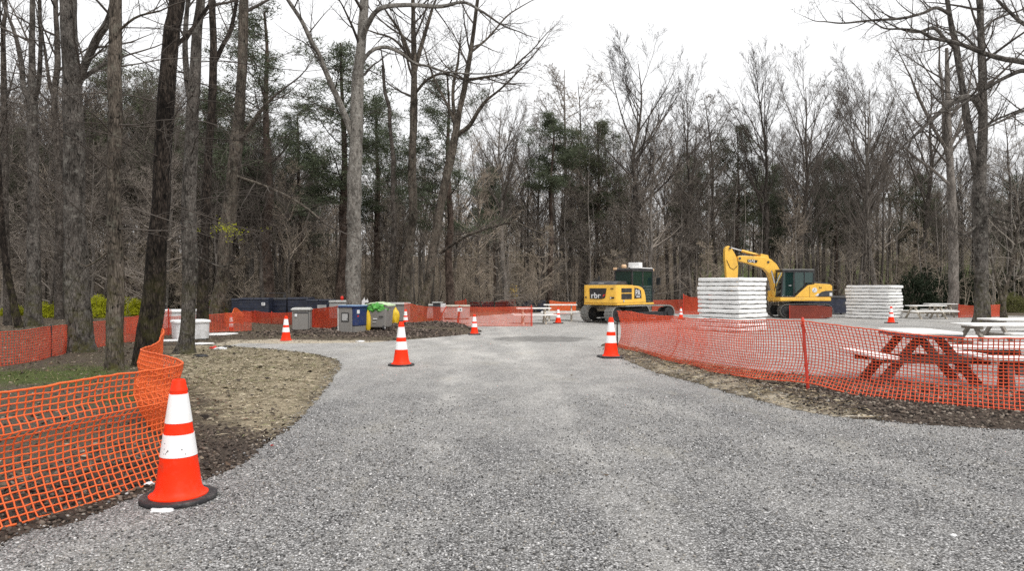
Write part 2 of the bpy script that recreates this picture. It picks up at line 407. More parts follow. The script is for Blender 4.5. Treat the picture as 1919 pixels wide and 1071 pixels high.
def trunk_geo(mb, path, n, rng, flare=0.0, lump=0.05):
    """path: (k,4) x,y,z,r -> knobbly tube with root flare"""
    k = len(path); ph = [rng.uniform(0, 6.28) for _ in range(6)]
    nv = []
    for i in range(k):
        x, y, z, r = path[i]
        T = path[min(i + 1, k - 1)][:3] - path[max(i - 1, 0)][:3]; T = Vector(T).normalized()
        U = T.cross(Vector((0, 1, 0))); U = U.normalized() if U.length > .1 else Vector((1, 0, 0)); W = T.cross(U)
        z0 = z - path[0][2]
        for j in range(n):
            a = 2 * math.pi * j / n
            rr = r * (1 + lump * (math.sin(2 * a + z * 1.7 + ph[0]) + .7 * math.sin(3 * a - z * 2.9 + ph[1]) + .6 * math.sin(z * 4.1 + a + ph[2]) + .5 * rng.uniform(-1, 1)))
            if flare: rr += r * flare * math.exp(-z0 / 0.22) * max(0.1, .55 + .45 * math.cos(5 * a + ph[3]) + .3 * math.cos(2 * a + ph[4]))
            nv.append((x + (U.x * math.cos(a) + W.x * math.sin(a)) * rr, y + (U.y * math.cos(a) + W.y * math.sin(a)) * rr, z + (U.z * math.cos(a) + W.z * math.sin(a)) * rr))
    fs = [(i * n + j, i * n + (j + 1) % n, (i + 1) * n + (j + 1) % n, (i + 1) * n + j) for i in range(k - 1) for j in range(n)]
    fs.append(tuple(range((k - 1) * n, k * n)))
    mb.add(nv, fs)

SPEC = dict(n=[6, 5, 4, 3], wob=[.13, .16, .2, .25], up=[.25, .2, .12, .05], tap=.8, rmin=.0034, sides=[6, 4, 3, 3], max=3,
            kids=[7, 5, 4, 0], t0=[.2, .15, .1, 0], ang=[(30, 60), (30, 60), (30, 65), (0, 0)], lr=[.5, .5, .5, 0], rr=.55)

def hero(name, label, cat, Y, pts, limbs=(), bark_='bark_grey', tw='twig_grey', seed=1, height=17.0, low=(0, 0), low_n=0, auto=10, spec=None, auto_from=None, flare=.45, cont=True, group=None, low_len=(2.2, 4.0), auto_len=(2.5, 4.5), dy=0.0):
    """a near tree: trunk and limbs traced from the place, twigs grown from them. pts: (px, py, width px) at distance Y"""
    rng = random.Random(seed)
    W = []
    for i, (px, py, w) in enumerate(pts):
        x, y, z = wp(px, py, Y); W.append([x, y + dy * max(0, z) , z, w / 2 / F * Y])
    bx, by, bz = W[0][:3]; W[0][2] = -0.12
    base = Vector((bx, by, 0))
    if cont and W[-1][2] < height:
        d = (np.array(W[-1][:3]) - np.array(W[-3][:3])); d /= np.linalg.norm(d); z0 = W[-1][2]; r0 = W[-1][3]; m = 4
        d = d * .5 + np.array([0, 0, .5]); d /= np.linalg.norm(d)
        for i in range(1, m + 1):
            q = np.array(W[i and -1][:3]) + d * (height - z0) / m + np.array([rng.uniform(-.15, .15), rng.uniform(-.15, .15), 0])
            W.append([q[0], q[1], q[2], max(.02, r0 * (1 - .85 * i / m))])
    root = thing(name, label, cat, tuple(base), 0, group)
    off = np.array([base.x, base.y, 0, 0])
    path = resample(W, 0.22); path = path - off
    mb = MB(); trunk_geo(mb, path, 14, rng, flare)
    S = dict(SPEC); S.update(spec or {})
    L = Lines(); L2 = Lines()
    def sprout(path_, t0, t1, n, lens, S_, r_k=.4, angs=(45, 80), rad=None, L=L):
        for i in range(n):
            z = t0 + (t1 - t0) * (i + rng.random()) / max(1, n)
            k = int(np.argmin(np.abs(path_[:, 2] - z))); x, y, zz, r = path_[k]
            T = Vector(path_[min(k + 1, len(path_) - 1)][:3] - path_[max(0, k - 1)][:3]).normalized()
            d = side_dir(rng, T, R_(rng.uniform(*angs)))
            grow(L, rng, Vector((x, y, zz)), d, rng.uniform(*lens), rad if rad else max(.012, min(.07, r * r_k)), 0, S_)
    for lb in limbs:
        pp = lb['p']; sl = lb.get('dy', 0.0); n = len(pp)
        lw = [[*wp(px, py, Y)[:3], w / 2 / F * Y] for (px, py, w) in pp]
        l0 = lw[0][0]
        for i, q in enumerate(lw):
            kk = (Y + sl * i / max(1, n - 1)) / Y
            px, py, w = pp[i]; x, y, z = wp(px, py, Y * kk); q[0], q[1], q[2] = x, y, z
        lp = resample(lw, 0.18) - off
        trunk_geo(mb, lp, 8, rng, 0, .06)
        kn = lb.get('twigs', 8)
        for i in range(kn):
            t = lb.get('t0', .15) + (1 - lb.get('t0', .15)) * (i + rng.random()) / kn
            k = min(len(lp) - 1, int(t * (len(lp) - 1))); x, y, z, r = lp[k]
            T = Vector(lp[min(k + 1, len(lp) - 1)][:3] - lp[max(0, k - 1)][:3]).normalized()
            d = side_dir(rng, T, R_(rng.uniform(25, 65)))
            S2 = dict(S); S2['max'] = lb.get('max', 2)
            grow(L, rng, Vector((x, y, z)), d, lb.get('len', 1.8) * rng.uniform(.6, 1.3) * (1.2 - .5 * t), max(.006, min(.03, r * .55)), 1 if lb.get('fine', True) else 0, dict(S2, max=3))
        if lb.get('tip', True):
            x, y, z, r = lp[-1]; T = Vector(lp[-1][:3] - lp[-3][:3]).normalized()
            grow(L, rng, Vector((x, y, z)), T, lb.get('len', 1.8) * 1.2, max(.008, r), 0, S)
    top = path[-1][2]
    if auto:
        sprout(path, auto_from if auto_from else top * .55, top, auto, auto_len, S, .45, (30, 65))
    if low_n:
        S3 = dict(S); S3['up'] = [-.05, -.1, -.05, 0]; S3['wob'] = [.2, .24, .28, .3]; S3['max'] = 3; S3['kids'] = [6, 4, 3, 0]
        S3['rmin'] = .0034; S3['kids'] = [5, 4, 3, 0]; sprout(path, low[0], low[1], low_n, low_len, S3, .12, (60, 95), .015, L2 if low_n > 6 else L)
    mb.build('trunk', bark_, root, smooth=True)
    if L.g: link('crown', L.mesh('crown'), 'twig_near' if tw == 'twig_grey' else tw, root)
    if L2.g: link('low_branches', L2.mesh('low_branches'), 'twig_near' if seed % 3 == 0 else 'twig_dark', root)
    return root

HG = 'standing trees around the clearing'
LT = dict(kids=[6, 5, 3, 0])
# left side, near
hero('bare_tree', 'thick grey trunk with a forked limb, wrapped by the far orange netting at its foot', 'tree', 16.8,
     [(152, 666, 54), (149, 630, 47), (146, 580, 43), (143, 500, 40), (140, 400, 37), (139, 300, 35), (137, 200, 33), (131, 100, 30), (128, 0, 27)],
     [dict(p=[(143, 165, 16), (160, 118, 15), (182, 72, 14), (205, 35, 12), (218, -30, 10)], dy=-.6, twigs=7),
      dict(p=[(150, 150, 9), (172, 134, 8), (192, 122, 6), (215, 112, 4)], dy=.5, twigs=4)],
     'bark_grey', 'twig_grey', 11, 17.5, (2.6, 8.0), 9, 9, LT)
hero('bare_tree', 'straight slim grey-brown trunk right behind the near orange netting, left of the dark trunk', 'tree', 13.2,
     [(214, 700, 36), (215, 650, 30), (217, 560, 28), (216, 480, 27), (213, 360, 25), (216, 220, 24), (215, 100, 23), (217, 0, 22)],
     [dict(p=[(220, 60, 5), (255, 32, 4), (300, 20, 3)], dy=-.5, twigs=5), dict(p=[(205, 470, 4), (160, 500, 3), (120, 470, 2)], twigs=4, len=1)],
     'bark_brown', 'twig_grey', 12, 15.5, (2.2, 6.6), 9, 8, LT)
hero('bare_tree', 'darkest leaning trunk, blackish bark, rising behind the fold of the near orange netting', 'tree', 14.0,
     [(268, 690, 44), (277, 640, 42), (286, 580, 40), (292, 500, 36), (301, 380, 33), (306, 280, 30), (313, 160, 29), (322, 60, 29), (332, 0, 28)],
     [dict(p=[(325, 90, 8), (355, 60, 7), (390, 10, 5)], dy=.6, twigs=5)],
     'bark_dark', 'twig_dark', 13, 16.5, (2.2, 6.5), 8, 9, LT)
hero('bare_tree', 'forked grey trunk with spreading roots standing in front of the white tubs', 'tree', 16.2,
     [(345, 672, 44), (349, 640, 28), (354, 580, 26), (356, 500, 27), (354, 400, 25), (357, 300, 25), (362, 200, 22), (366, 120, 19), (371, 40, 17), (376, 0, 16)],
     [dict(p=[(354, 180, 12), (349, 130, 11), (347, 70, 10), (352, 0, 8), (356, -60, 7)], dy=.8, twigs=6),
      dict(p=[(368, 480, 4), (420, 500, 3), (470, 470, 2)], twigs=5, len=1.1)],
     'bark_grey', 'twig_dark', 14, 17.0, (2.6, 8), 9, 8, LT, flare=.8)
hero('bare_tree', 'thin dark trunk just right of the forked grey trunk, behind the white tubs', 'tree', 22.5,
     [(378, 632, 22), (380, 560, 20), (384, 440, 17), (390, 300, 15), (397, 200, 14), (400, 100, 13), (398, 0, 12)],
     [dict(p=[(397, 130, 9), (415, 90, 9), (432, 55, 8), (442, 10, 7), (448, -40, 6)], dy=1, twigs=7)],
     'bark_dark', 'twig_dark', 15, 18, (3, 8), 6, 9, LT)
T6 = hero('bare_tree', 'brown trunk leaning right with two bends, where the middle orange netting is tied', 'tree', 26,
     [(400, 622, 32), (407, 580, 27), (416, 520, 24), (423, 450, 25), (431, 390, 26), (439, 310, 25), (448, 220, 19), (454, 120, 18), (457, 0, 16)],
     [dict(p=[(447, 270, 10), (470, 235, 9), (495, 200, 6), (520, 175, 4)], dy=-1, twigs=6), dict(p=[(440, 330, 7), (500, 350, 5), (560, 380, 4), (610, 420, 3)], dy=-2, twigs=8)],
     'bark_brown', 'twig_grey', 16, 19, (3.5, 9), 9, 10, LT)
hero('bare_tree', 'grey trunk splitting in three high up, at the left among the woods', 'tree', 28,
     [(62, 615, 30), (63, 560, 26), (63, 450, 21), (62, 350, 19), (61, 250, 18), (61, 190, 17), (60, 120, 11), (61, 0, 9)],
     [dict(p=[(58, 195, 11), (45, 165, 10), (40, 120, 9), (30, 70, 7), (12, 20, 5)], dy=1, twigs=8), dict(p=[(64, 190, 10), (73, 150, 8), (76, 80, 7), (74, 0, 6)], dy=-1, twigs=7)],
     'bark_grey', 'twig_grey', 17, 19, (4, 9), 8, 8, LT)
hero('bare_tree', 'slanting dark slim trunk at the far left edge', 'tree', 27,
     [(38, 618, 14), (24, 560, 12), (12, 500, 11), (4, 430, 10), (-2, 330, 9)], [], 'bark_dark', 'twig_dark', 18, 12, (3, 7), 5, 6, LT)
hero('bare_tree', 'slim upright trunk at the left edge beside the slanting dark one', 'tree', 29,
     [(14, 612, 14), (12, 500, 12), (10, 380, 11), (8, 200, 10), (6, 60, 8)], [], 'bark_forest', 'twig_dark', 19, 16, (3, 8), 5, 8, LT)
hero('bare_tree', 'crooked dark trunk between the lime bushes and the thick grey trunk', 'tree', 34,
     [(112, 598, 18), (110, 500, 15), (112, 380, 14), (108, 280, 13), (102, 190, 11), (108, 110, 10), (104, 0, 8)],
     [dict(p=[(104, 200, 8), (92, 150, 6), (84, 90, 5)], twigs=6)], 'bark_forest', 'twig_dark', 20, 19, (3, 9), 6, 9, LT)
# centre
hero('bare_tree', 'tall pale-barked tree with big arching limbs, standing behind the grey cabinet', 'tree', 30,
     [(664, 614, 34), (663, 575, 29), (662, 520, 28), (664, 440, 27), (664, 350, 26), (668, 250, 25), (670, 160, 22), (677, 80, 18), (683, 0, 15)],
     [dict(p=[(660, 255, 13), (640, 200, 11), (617, 150, 10), (598, 102, 9), (585, 80, 9), (566, 40, 7), (540, 0, 6), (520, -40, 5)], dy=-2, twigs=10, len=2.2),
      dict(p=[(677, 78, 11), (690, 45, 10), (712, 16, 9), (760, 9, 8), (825, 12, 7), (868, 4, 5), (905, 22, 4)], dy=-3, twigs=12, len=2.2),
      dict(p=[(676, 120, 8), (695, 96, 7), (722, 88, 7), (752, 100, 6), (775, 118, 6), (802, 124, 5), (838, 135, 4), (880, 138, 3)], dy=2, twigs=10, len=2)],
     'bark_pale', 'twig_dark', 21, 19, (4, 9), 5, 8, LT, low_len=(1.5, 3))
hero('dead_tree', 'thin dark broken snag without branches, right of the tall pale tree', 'tree', 38,
     [(737, 578, 13), (735, 500, 10), (739, 430, 9), (736, 360, 9), (737, 300, 8), (731, 240, 7), (730, 205, 7), (722, 175, 6), (719, 145, 6), (717, 122, 5)],
     [dict(p=[(720, 135, 4), (716, 105, 3), (714, 92, 2)], twigs=0, tip=False)], 'bark_forest', 'twig_dark', 22, 5, (4, 12), 6, 0, LT, cont=False, low_len=(1, 2.2))
hero('bare_tree', 'dark-footed tree with a wide fan crown, right of the broken snag', 'tree', 37,
     [(758, 590, 26), (759, 545, 20), (766, 470, 18), (774, 400, 17), (772, 320, 15), (775, 230, 14), (776, 150, 12), (775, 60, 9), (774, -20, 7)],
     [dict(p=[(776, 140, 8), (786, 100, 8), (797, 60, 7), (812, 10, 5)], dy=1, twigs=9), dict(p=[(775, 130, 6), (765, 95, 6), (750, 60, 5), (730, 30, 4)], dy=-1, twigs=9),
      dict(p=[(778, 175, 6), (800, 150, 5), (830, 138, 4), (870, 150, 3)], dy=-2, twigs=8), dict(p=[(776, 120, 5), (740, 75, 4), (700, 60, 3)], dy=1, twigs=8)],
     'bark_brown', 'twig_dark', 23, 21, (4, 10), 4, 12, LT)
hero('bare_tree', 'tree leaning right over the back netting, with a low twiggy side branch', 'tree', 32.3,
     [(784, 605, 27), (791, 580, 20), (801, 540, 17), (812, 470, 17), (823, 400, 17), (835, 340, 16), (850, 270, 15), (861, 210, 11), (873, 150, 10), (886, 70, 8), (896, -10, 6)],
     [dict(p=[(853, 262, 8), (851, 215, 7), (849, 165, 6), (858, 120, 5)], dy=1, twigs=9), dict(p=[(853, 255, 9), (880, 235, 8), (905, 195, 6), (940, 165, 4), (975, 130, 3)], dy=-1, twigs=12, len=2),
      dict(p=[(872, 150, 6), (905, 145, 5), (950, 135, 4), (985, 105, 3)], dy=-1, twigs=10, len=1.8), dict(p=[(880, 100, 5), (915, 70, 4), (950, 30, 3), (980, 10, 2)], dy=1, twigs=10, len=1.8),
      dict(p=[(826, 475, 6), (850, 458, 5), (880, 440, 5), (925, 425, 4), (965, 418, 3), (1010, 435, 2)], dy=-4, twigs=14, len=1.6),
      dict(p=[(857, 240, 7), (835, 190, 5), (815, 150, 4), (800, 110, 3)], dy=2, twigs=8)],
     'bark_brown', 'twig_dark', 24, 20, (4, 9), 2, 16, dict(kids=[7, 5, 4, 0]))
# right
hero('bare_tree', 'stout grey tree forking above head height, standing on the gravel beside the white tables', 'tree', 31.5,
     [(1840, 606, 28), (1840, 575, 25), (1839, 500, 23), (1837, 430, 24), (1835, 370, 26), (1839, 310, 17), (1842, 230, 16), (1841, 140, 14), (1838, 60, 12), (1836, 0, 11)],
     [dict(p=[(1834, 350, 17), (1826, 300, 14), (1815, 240, 13), (1803, 160, 12), (1792, 90, 11), (1780, 30, 9), (1770, -30, 8)], dy=1, twigs=9, len=2),
      dict(p=[(1841, 212, 12), (1828, 188, 11), (1808, 182, 10), (1780, 195, 9), (1745, 225, 7), (1710, 258, 5), (1680, 285, 3)], dy=-3, twigs=14, len=1.7),
      dict(p=[(1790, 90, 7), (1770, 72, 6), (1750, 52, 6), (1720, 60, 4), (1690, 55, 3), (1655, 38, 2)], dy=-2, twigs=10, len=1.4),
      dict(p=[(1782, 28, 6), (1755, 14, 6), (1730, 24, 5), (1690, 34, 5), (1630, 38, 4), (1580, 43, 3), (1545, 40, 2)], dy=-3, twigs=12, len=1.4),
      dict(p=[(1841, 110, 6), (1825, 85, 5), (1800, 62, 4), (1775, 55, 3)], dy=2, twigs=6), dict(p=[(1842, 240, 5), (1865, 225, 4), (1900, 210, 3)], dy=-1, twigs=7),
      dict(p=[(1841, 60, 6), (1858, 40, 5), (1885, 28, 4), (1910, 20, 3)], dy=2, twigs=8), dict(p=[(1834, 420, 4), (1805, 440, 3), (1775, 425, 2)], dy=-1, twigs=7, len=1.6),
      dict(p=[(1846, 395, 4), (1870, 410, 3), (1905, 420, 2)], dy=-1, twigs=7, len=1.6)],
     'bark_grey', 'twig_dark', 25, 17.5, (3.5, 8), 6, 9, LT)
hero('bare_tree', 'tree rooted beyond the right edge, its heavy limbs reaching in across the sky', 'tree', 24,
     [(2030, 628, 40), (2026, 540, 34), (2022, 400, 32), (2016, 250, 30), (2006, 120, 26), (2000, 0, 22)],
     [dict(p=[(2008, 150, 12), (1965, 128, 12), (1919, 116, 11), (1880, 110, 10), (1845, 100, 9), (1815, 88, 8), (1785, 78, 7), (1750, 72, 6), (1722, 58, 5), (1690, 54, 4), (1655, 52, 3), (1625, 30, 2)], dy=-2, twigs=16, len=1.5, t0=.35),
      dict(p=[(2012, 170, 9), (1960, 145, 9), (1919, 132, 9), (1890, 142, 7), (1860, 158, 6), (1820, 185, 5), (1785, 205, 4), (1750, 212, 3), (1720, 228, 2)], dy=-1, twigs=16, len=1.4, t0=.3),
      dict(p=[(2002, 40, 9), (1960, 60, 8), (1919, 45, 7), (1895, 25, 6), (1870, 0, 5), (1850, -30, 4)], dy=1, twigs=10, len=1.5, t0=.3),
      dict(p=[(2016, 240, 7), (1960, 225, 6), (1919, 208, 5), (1880, 225, 4), (1850, 238, 3)], dy=-1, twigs=9, len=1.3, t0=.3)],
     'bark_grey', 'twig_dark', 26, 15, (4, 8), 3, 8, LT)
hero('bare_tree', 'grey double-topped tree behind the far white picnic table', 'tree', 40,
     [(1787, 592, 20), (1787, 520, 17), (1786, 430, 16), (1782, 340, 14), (1778, 270, 12), (1776, 180, 9), (1774, 90, 6)],
     [dict(p=[(1781, 320, 8), (1770, 260, 7), (1768, 190, 6), (1760, 120, 4)], dy=1, twigs=10, len=2.2), dict(p=[(1779, 290, 7), (1750, 240, 6), (1725, 190, 5), (1705, 140, 3)], dy=-1, twigs=12, len=2.2),
      dict(p=[(1779, 280, 6), (1800, 230, 5), (1815, 170, 4), (1822, 120, 3)], dy=1, twigs=12, len=2.2), dict(p=[(1783, 350, 6), (1750, 320, 5), (1715, 295, 4)], dy=-1, twigs=9, len=2)],
     'bark_forest_pale', 'twig_grey', 27, 15, (3, 9), 4, 12, dict(kids=[6, 5, 4, 0]))
hero('small_tree', 'small crooked many-branched tree behind the right orange netting panel', 'tree', 36,
     [(1882, 598, 12), (1880, 570, 9), (1885, 540, 8), (1896, 500, 7), (1905, 450, 5)],
     [dict(p=[(1880, 575, 7), (1870, 535, 5), (1858, 490, 4), (1840, 450, 2)], twigs=8, len=1.5), dict(p=[(1884, 545, 5), (1905, 520, 4), (1925, 480, 3)], twigs=8, len=1.5)],
     'bark_brown', 'twig_pale', 28, 6, (1.5, 5), 6, 6, dict(rmin=.005))

_rg = random.Random(9); _pt = []
for _i in range(46):
    _q = wp(_rg.gauss(425, 22), _rg.gauss(430, 9), 24.6 + _rg.uniform(-.4, .4)); _pt.append((_q[0] - T6.location.x, _q[1] - T6.location.y, _q[2]))

# ---- forest stock: a few models of each kind, copied
def forest_model(rng, H_, style, r0):
    L = Lines(); mb = MB()
    lean = Vector((rng.uniform(-.06, .06), rng.uniform(-.06, .06), 0)); pts = []; n = 8; HT = H_ * (.90 if style == 'fan' else .97)
    q = Vector((0, 0, -.15))
    for i in range(n + 1):
        t = i / n
        pts.append([q.x, q.y, q.z, r0 * (1.1 - (1.02 if style == 'fan' else 1.0) * t ** .9)])
        q = q + Vector((lean.x * 2 + rng.gauss(0, .06 + .10 * t), lean.y * 2 + rng.gauss(0, .06 + .10 * t), (HT + .15) / n))
    path = resample(pts, .55); path[:, 3] = np.maximum(path[:, 3], .012); trunk_geo(mb, path, 8, rng, .35, .06)
    S = dict(SPEC)
    if style == 'fan':
        S.update(n=[7, 5, 4, 2], up=[.6, .45, .3, .1], kids=[8, 6, 4.4, 0], ang=[(20, 42), (22, 44), (22, 46), (0, 0)], lr=[.45, .5, .5, 0], wob=[.07, .09, .1, .1], rmin=.0056, rr=.6)
        nl, z0, ll, ang = 20, .34, .36, (26, 48)
    elif style == 'pole':
        S.update(n=[5, 4, 3, 2], up=[.35, .25, .15, 0], kids=[7, 5, 4, 0], lr=[.5, .5, .5, 0], rmin=.0068, wob=[.1, .12, .14, .1])
        nl, z0, ll, ang = 26, .32, .22, (35, 65)
    else:   # twiggy
        S.update(n=[5, 4, 3, 3], up=[.1, .08, .05, 0], kids=[7, 5, 4, 0], lr=[.55, .5, .5, 0], rmin=.006, wob=[.16, .2, .24, .28])
        nl, z0, ll, ang = 26, .12, .3, (45, 80)
    for i in range(nl):
        t = z0 + (.97 - z0) * (i + rng.random()) / nl
        k = int(t * (len(path) - 1)); x, y, z, r = path[k]
        T = Vector(path[min(k + 1, len(path) - 1)][:3] - path[k - 1][:3]).normalized()
        d = side_dir(rng, T, R_(rng.uniform(*ang)))
        grow(L, rng, Vector((x, y, z)), d, H_ * ll * ((1.12 - .55 * (t - z0) / (1 - z0)) if style == 'fan' else (1.25 - .85 * (t - z0) / (1 - z0))) * rng.uniform(.7, 1.15), max(.018, min(r * .6, .07)), 0, S)
    return mb, L
def leaf_quads(rng, pts, size, n_per, spread, long=1.6, droop=0.0, dirs=None):
    """many small leaf / needle-spray faces around points -> V, F"""
    k = len(pts) * n_per
    g = np.random.RandomState(rng.randrange(1 << 30))
    C = np.repeat(np.array(pts, float), n_per, 0) + g.normal(0, 1, (k, 3)) * np.array(spread)
    A = g.normal(0, 1, (k, 3)); A[:, 2] -= droop; A /= np.linalg.norm(A, axis=1, keepdims=True)
    B = np.cross(A, g.normal(0, 1, (k, 3))); B /= np.linalg.norm(B, axis=1, keepdims=True) + 1e-9
    s = size * g.uniform(.6, 1.4, (k, 1)); A = A * s * long; B = B * s * .5
    V = np.stack([C - A * .5, C + B * .5, C + A * .5, C - B * .5], 1).reshape(-1, 3)
    Fq = np.arange(k * 4).reshape(-1, 4)
    return V, Fq
def pine_model(rng, H_, r0, crown0, width, dense=1.0):
    mb = MB(); L = Lines(); pts = []; n = 8; q = Vector((0, 0, -.15))
    for i in range(n + 1):
        t = i / n; pts.append([q.x, q.y, q.z, r0 * (1.1 - .92 * t)]); q = q + Vector((rng.uniform(-.12, .12), rng.uniform(-.12, .12), (H_ + .15) / n))
    path = resample(pts, .6); trunk_geo(mb, path, 8, rng, .25, .04)
    tips = []; S = dict(SPEC, n=[5, 4, 3, 3], up=[.35, .3, .2, 0], kids=[6, 3.4, 0, 0], max=2, ang=[(35, 65), (30, 60), (0, 0), (0, 0)], lr=[.42, .5, 0, 0], rmin=.008, tips=tips)
    nl = int(27 * dense)
    for i in range(nl):
        t = crown0 + (.985 - crown0) * (i + rng.random()) / nl
        k = int(t * (len(path) - 1)); x, y, z, r = path[k]; u = (t - crown0) / (1 - crown0)
        prof = (.55 + .9 * u) if u < .4 else (.91 * (1 - (u - .4) / .62) ** .7 + .08)
        d = side_dir(rng, Vector((0, 0, 1)), R_(rng.uniform(60, 95) - 30 * u))
        grow(L, rng, Vector((x, y, z)), d, width * prof * rng.uniform(.6, 1.2), max(.014, r * .3), 0, S if u < .6 else dict(S, kids=[4, 2.4, 0, 0]))
    for i in range(9):      # dead lower stubs
        t = rng.uniform(.2, crown0); k = int(t * (len(path) - 1)); x, y, z, r = path[k]
        grow(L, rng, Vector((x, y, z)), side_dir(rng, Vector((0, 0, 1)), R_(rng.uniform(70, 95))), rng.uniform(.8, 2.2), .02, 1, dict(S, max=1, tips=None))
    V, Fq = leaf_quads(rng, [tuple(p) for p, d in tips], .062, 16, (.2, .2, .12), 3.6)
    return mb, L, arr_mesh('foliage', V, [Fq])

def stock(name, mb, L, bk, tw, leaf=None, leafm=None):
    root = bpy.data.objects.new(name, None); COL.objects.link(root)
    mb.build('trunk', bk, root, smooth=True); link('crown', L.mesh('crown'), tw, root)
    if leaf is not None: link('foliage', leaf, leafm, root)
    return root
_V, _F = leaf_quads(_rg, _pt, .05, 7, (.09, .09, .05), 1.7); link('fresh_leaves', arr_mesh('fresh_leaves', _V, [_F]), 'leaf_lime', T6)
frng = random.Random(77)
BARE = []
for i, (h, st, r0, bk, tw) in enumerate([(19, 'fan', .24, 'bark_forest', 'twig_dark'), (17, 'fan', .2, 'bark_forest_pale', 'twig_mid'), (18, 'fan', .22, 'bark_forest', 'twig_mid'),
        (16, 'pole', .16, 'bark_forest_pale', 'twig_grey'), (17.5, 'pole', .17, 'bark_forest', 'twig_grey'), (15, 'pole', .13, 'bark_forest', 'twig_brown'), (18.5, 'fan', .21, 'bark_forest_pale', 'twig_mid')]):
    mb, L = forest_model(frng, h, st, r0); BARE.append((stock('bare_tree', mb, L, bk, tw), h))
SAP = []
for i, (h, r0, tw) in enumerate([(6, .06, 'twig_brown'), (8, .075, 'twig_grey'), (4.6, .045, 'twig_brown'), (9.5, .085, 'twig_grey')]):
    mb, L = forest_model(frng, h, 'twiggy', r0)
    leaf = None
    if i in (0, 1, 2):
        tp = [p for (k, n), it in L.g.items() if n == 3 for (P, _) in it for p in P[-1:]]; frng.shuffle(tp)
        V, Fq = leaf_quads(frng, tp[:700], .03, 2, (.05, .05, .05), 1.6); leaf = arr_mesh('foliage', V, [Fq])
    SAP.append((stock('sapling', mb, L, 'bark_forest', tw, leaf, 'leaf_olive'), h))
PINE = []
for i, (h, r0, c0, w) in enumerate([(17, .2, .42, 3.4), (15, .18, .5, 3.0), (18, .22, .35, 3.8), (16, .17, .6, 2.6)]):
    mb, L, lf = pine_model(frng, h, r0, c0, w, 1.25); PINE.append((stock('pine_tree', mb, L, 'bark_pine', 'twig_dark', lf, 'needles' if i != 1 else 'needles_olive'), h))
used = set()
def place(model, x, y, h, label, cat, group, rz=None, wide=1.0):
    root, h0 = model
    o = root if root.name not in used else copy_tree(root)
    used.add(root.name)
    k = h / h0; o.location = (x, y, 0); o.rotation_euler = (0, 0, frng.uniform(0, 6.28) if rz is None else rz); o.scale = (k * wide, k * wide, k)
    tag(o, label, cat, group); o['cat_model'] = 0; del o['cat_model']
    return o
def top_at(px, py, Y): return wp(px, py, Y)[2]
def spot(px, Y): return (px - CX) / F * Y
# skyline trees that can be told apart
FG = 'bare trees of the woods'
for px, py, Y, mi, wd, lab in [
        (1181, 66, 50, 0, 1.15, 'tallest bare tree on the skyline, directly above the left yellow excavator'),
        (1275, 142, 54, 2, 1.1, 'bare rounded tree on the skyline, right of the tallest bare tree'),
        (1440, 103, 55, 0, 1.0, 'tall bare tree on the skyline above the right excavator boom'),
        (1492, 118, 52, 2, 1.1, 'bare fan-crowned tree above the right excavator cab'),
        (1612, 128, 53, 6, 1.15, 'broad bare tree on the skyline above the farther white slab stack'),
        (1640, 135, 56, 1, 1.0, 'bare tree just right of the broad one above the farther slab stack'),
        (1345, 160, 60, 4, 1.2, 'bare slender tree on the skyline above the nearer white slab stack'),
        (1050, 125, 58, 3, 1.3, 'bare slender tree at the skyline left of the tallest tree'),
        (948, 150, 50, 1, 1.1, 'bare grey tree on the skyline over the back netting posts'),
        (1105, 140, 62, 5, 1.3, 'thin bare tree on the skyline between pine and tallest tree'),
        (1725, 100, 60, 2, 1.1, 'bare tree rising behind the double-topped grey tree'),
        (1890, 205, 58, 4, 1.2, 'bare tree at the right edge beyond the green lawn strip')]:
    place(BARE[mi], spot(px, Y), Y, top_at(px, py, Y), lab, 'tree', FG, wide=wd)
PG = 'pines of the woods'
for px, py, Y, mi, wd, lab in [
        (505, 24, 40, 2, 1.6, 'big dark pine with crown above the navy dumpsters, left of the pale tree'),
        (640, 82, 44, 0, 1.65, 'pointed pine whose crown shows behind the tall pale tree'),
        (560, 215, 48, 2, 1.5, 'lower pine filling the gap left of the tall pale tree'),
        (845, 142, 42, 2, 1.5, 'dark pine with ragged crown behind the leaning tree'),
        (705, 180, 52, 0, 1.5, 'pine with sparse crown right behind the broken snag'),
        (1030, 210, 50, 3, 1.35, 'round-topped pine standing alone over the back netting'),
        (1118, 228, 56, 1, 1.2, 'olive pine half hidden left of the tallest bare tree'),
        (1378, 235, 60, 1, 1.1, 'olive pine behind the nearer white slab stack'),
        (1565, 290, 58, 0, 1.2, 'low dark pine left of the farther white slab stack'),
        (1712, 330, 62, 1, 1.4, 'short broad pine right of the farther white slab stack'),
        (232, 95, 46, 1, 1.15, 'tall pine behind the slim grey-brown trunk'),
        (276, 190, 50, 1, 1.2, 'pine crown showing between the slim and the darkest trunks'),
        (60, 245, 48, 1, 1.3, 'pine at the far left behind the three-way forked trunk'),
        (165, 255, 52, 0, 1.2, 'pine behind the thick grey forked trunk'),
        (412, 165, 48, 1, 1.2, 'pine behind the thin dark trunk and the leaning brown one'),
        (1900, 330, 60, 0, 1.3, 'dark pine near the right edge beyond the lawn')]:
    place(PINE[mi], spot(px, Y), Y, top_at(px, py, Y), lab, 'tree', PG, wide=wd)
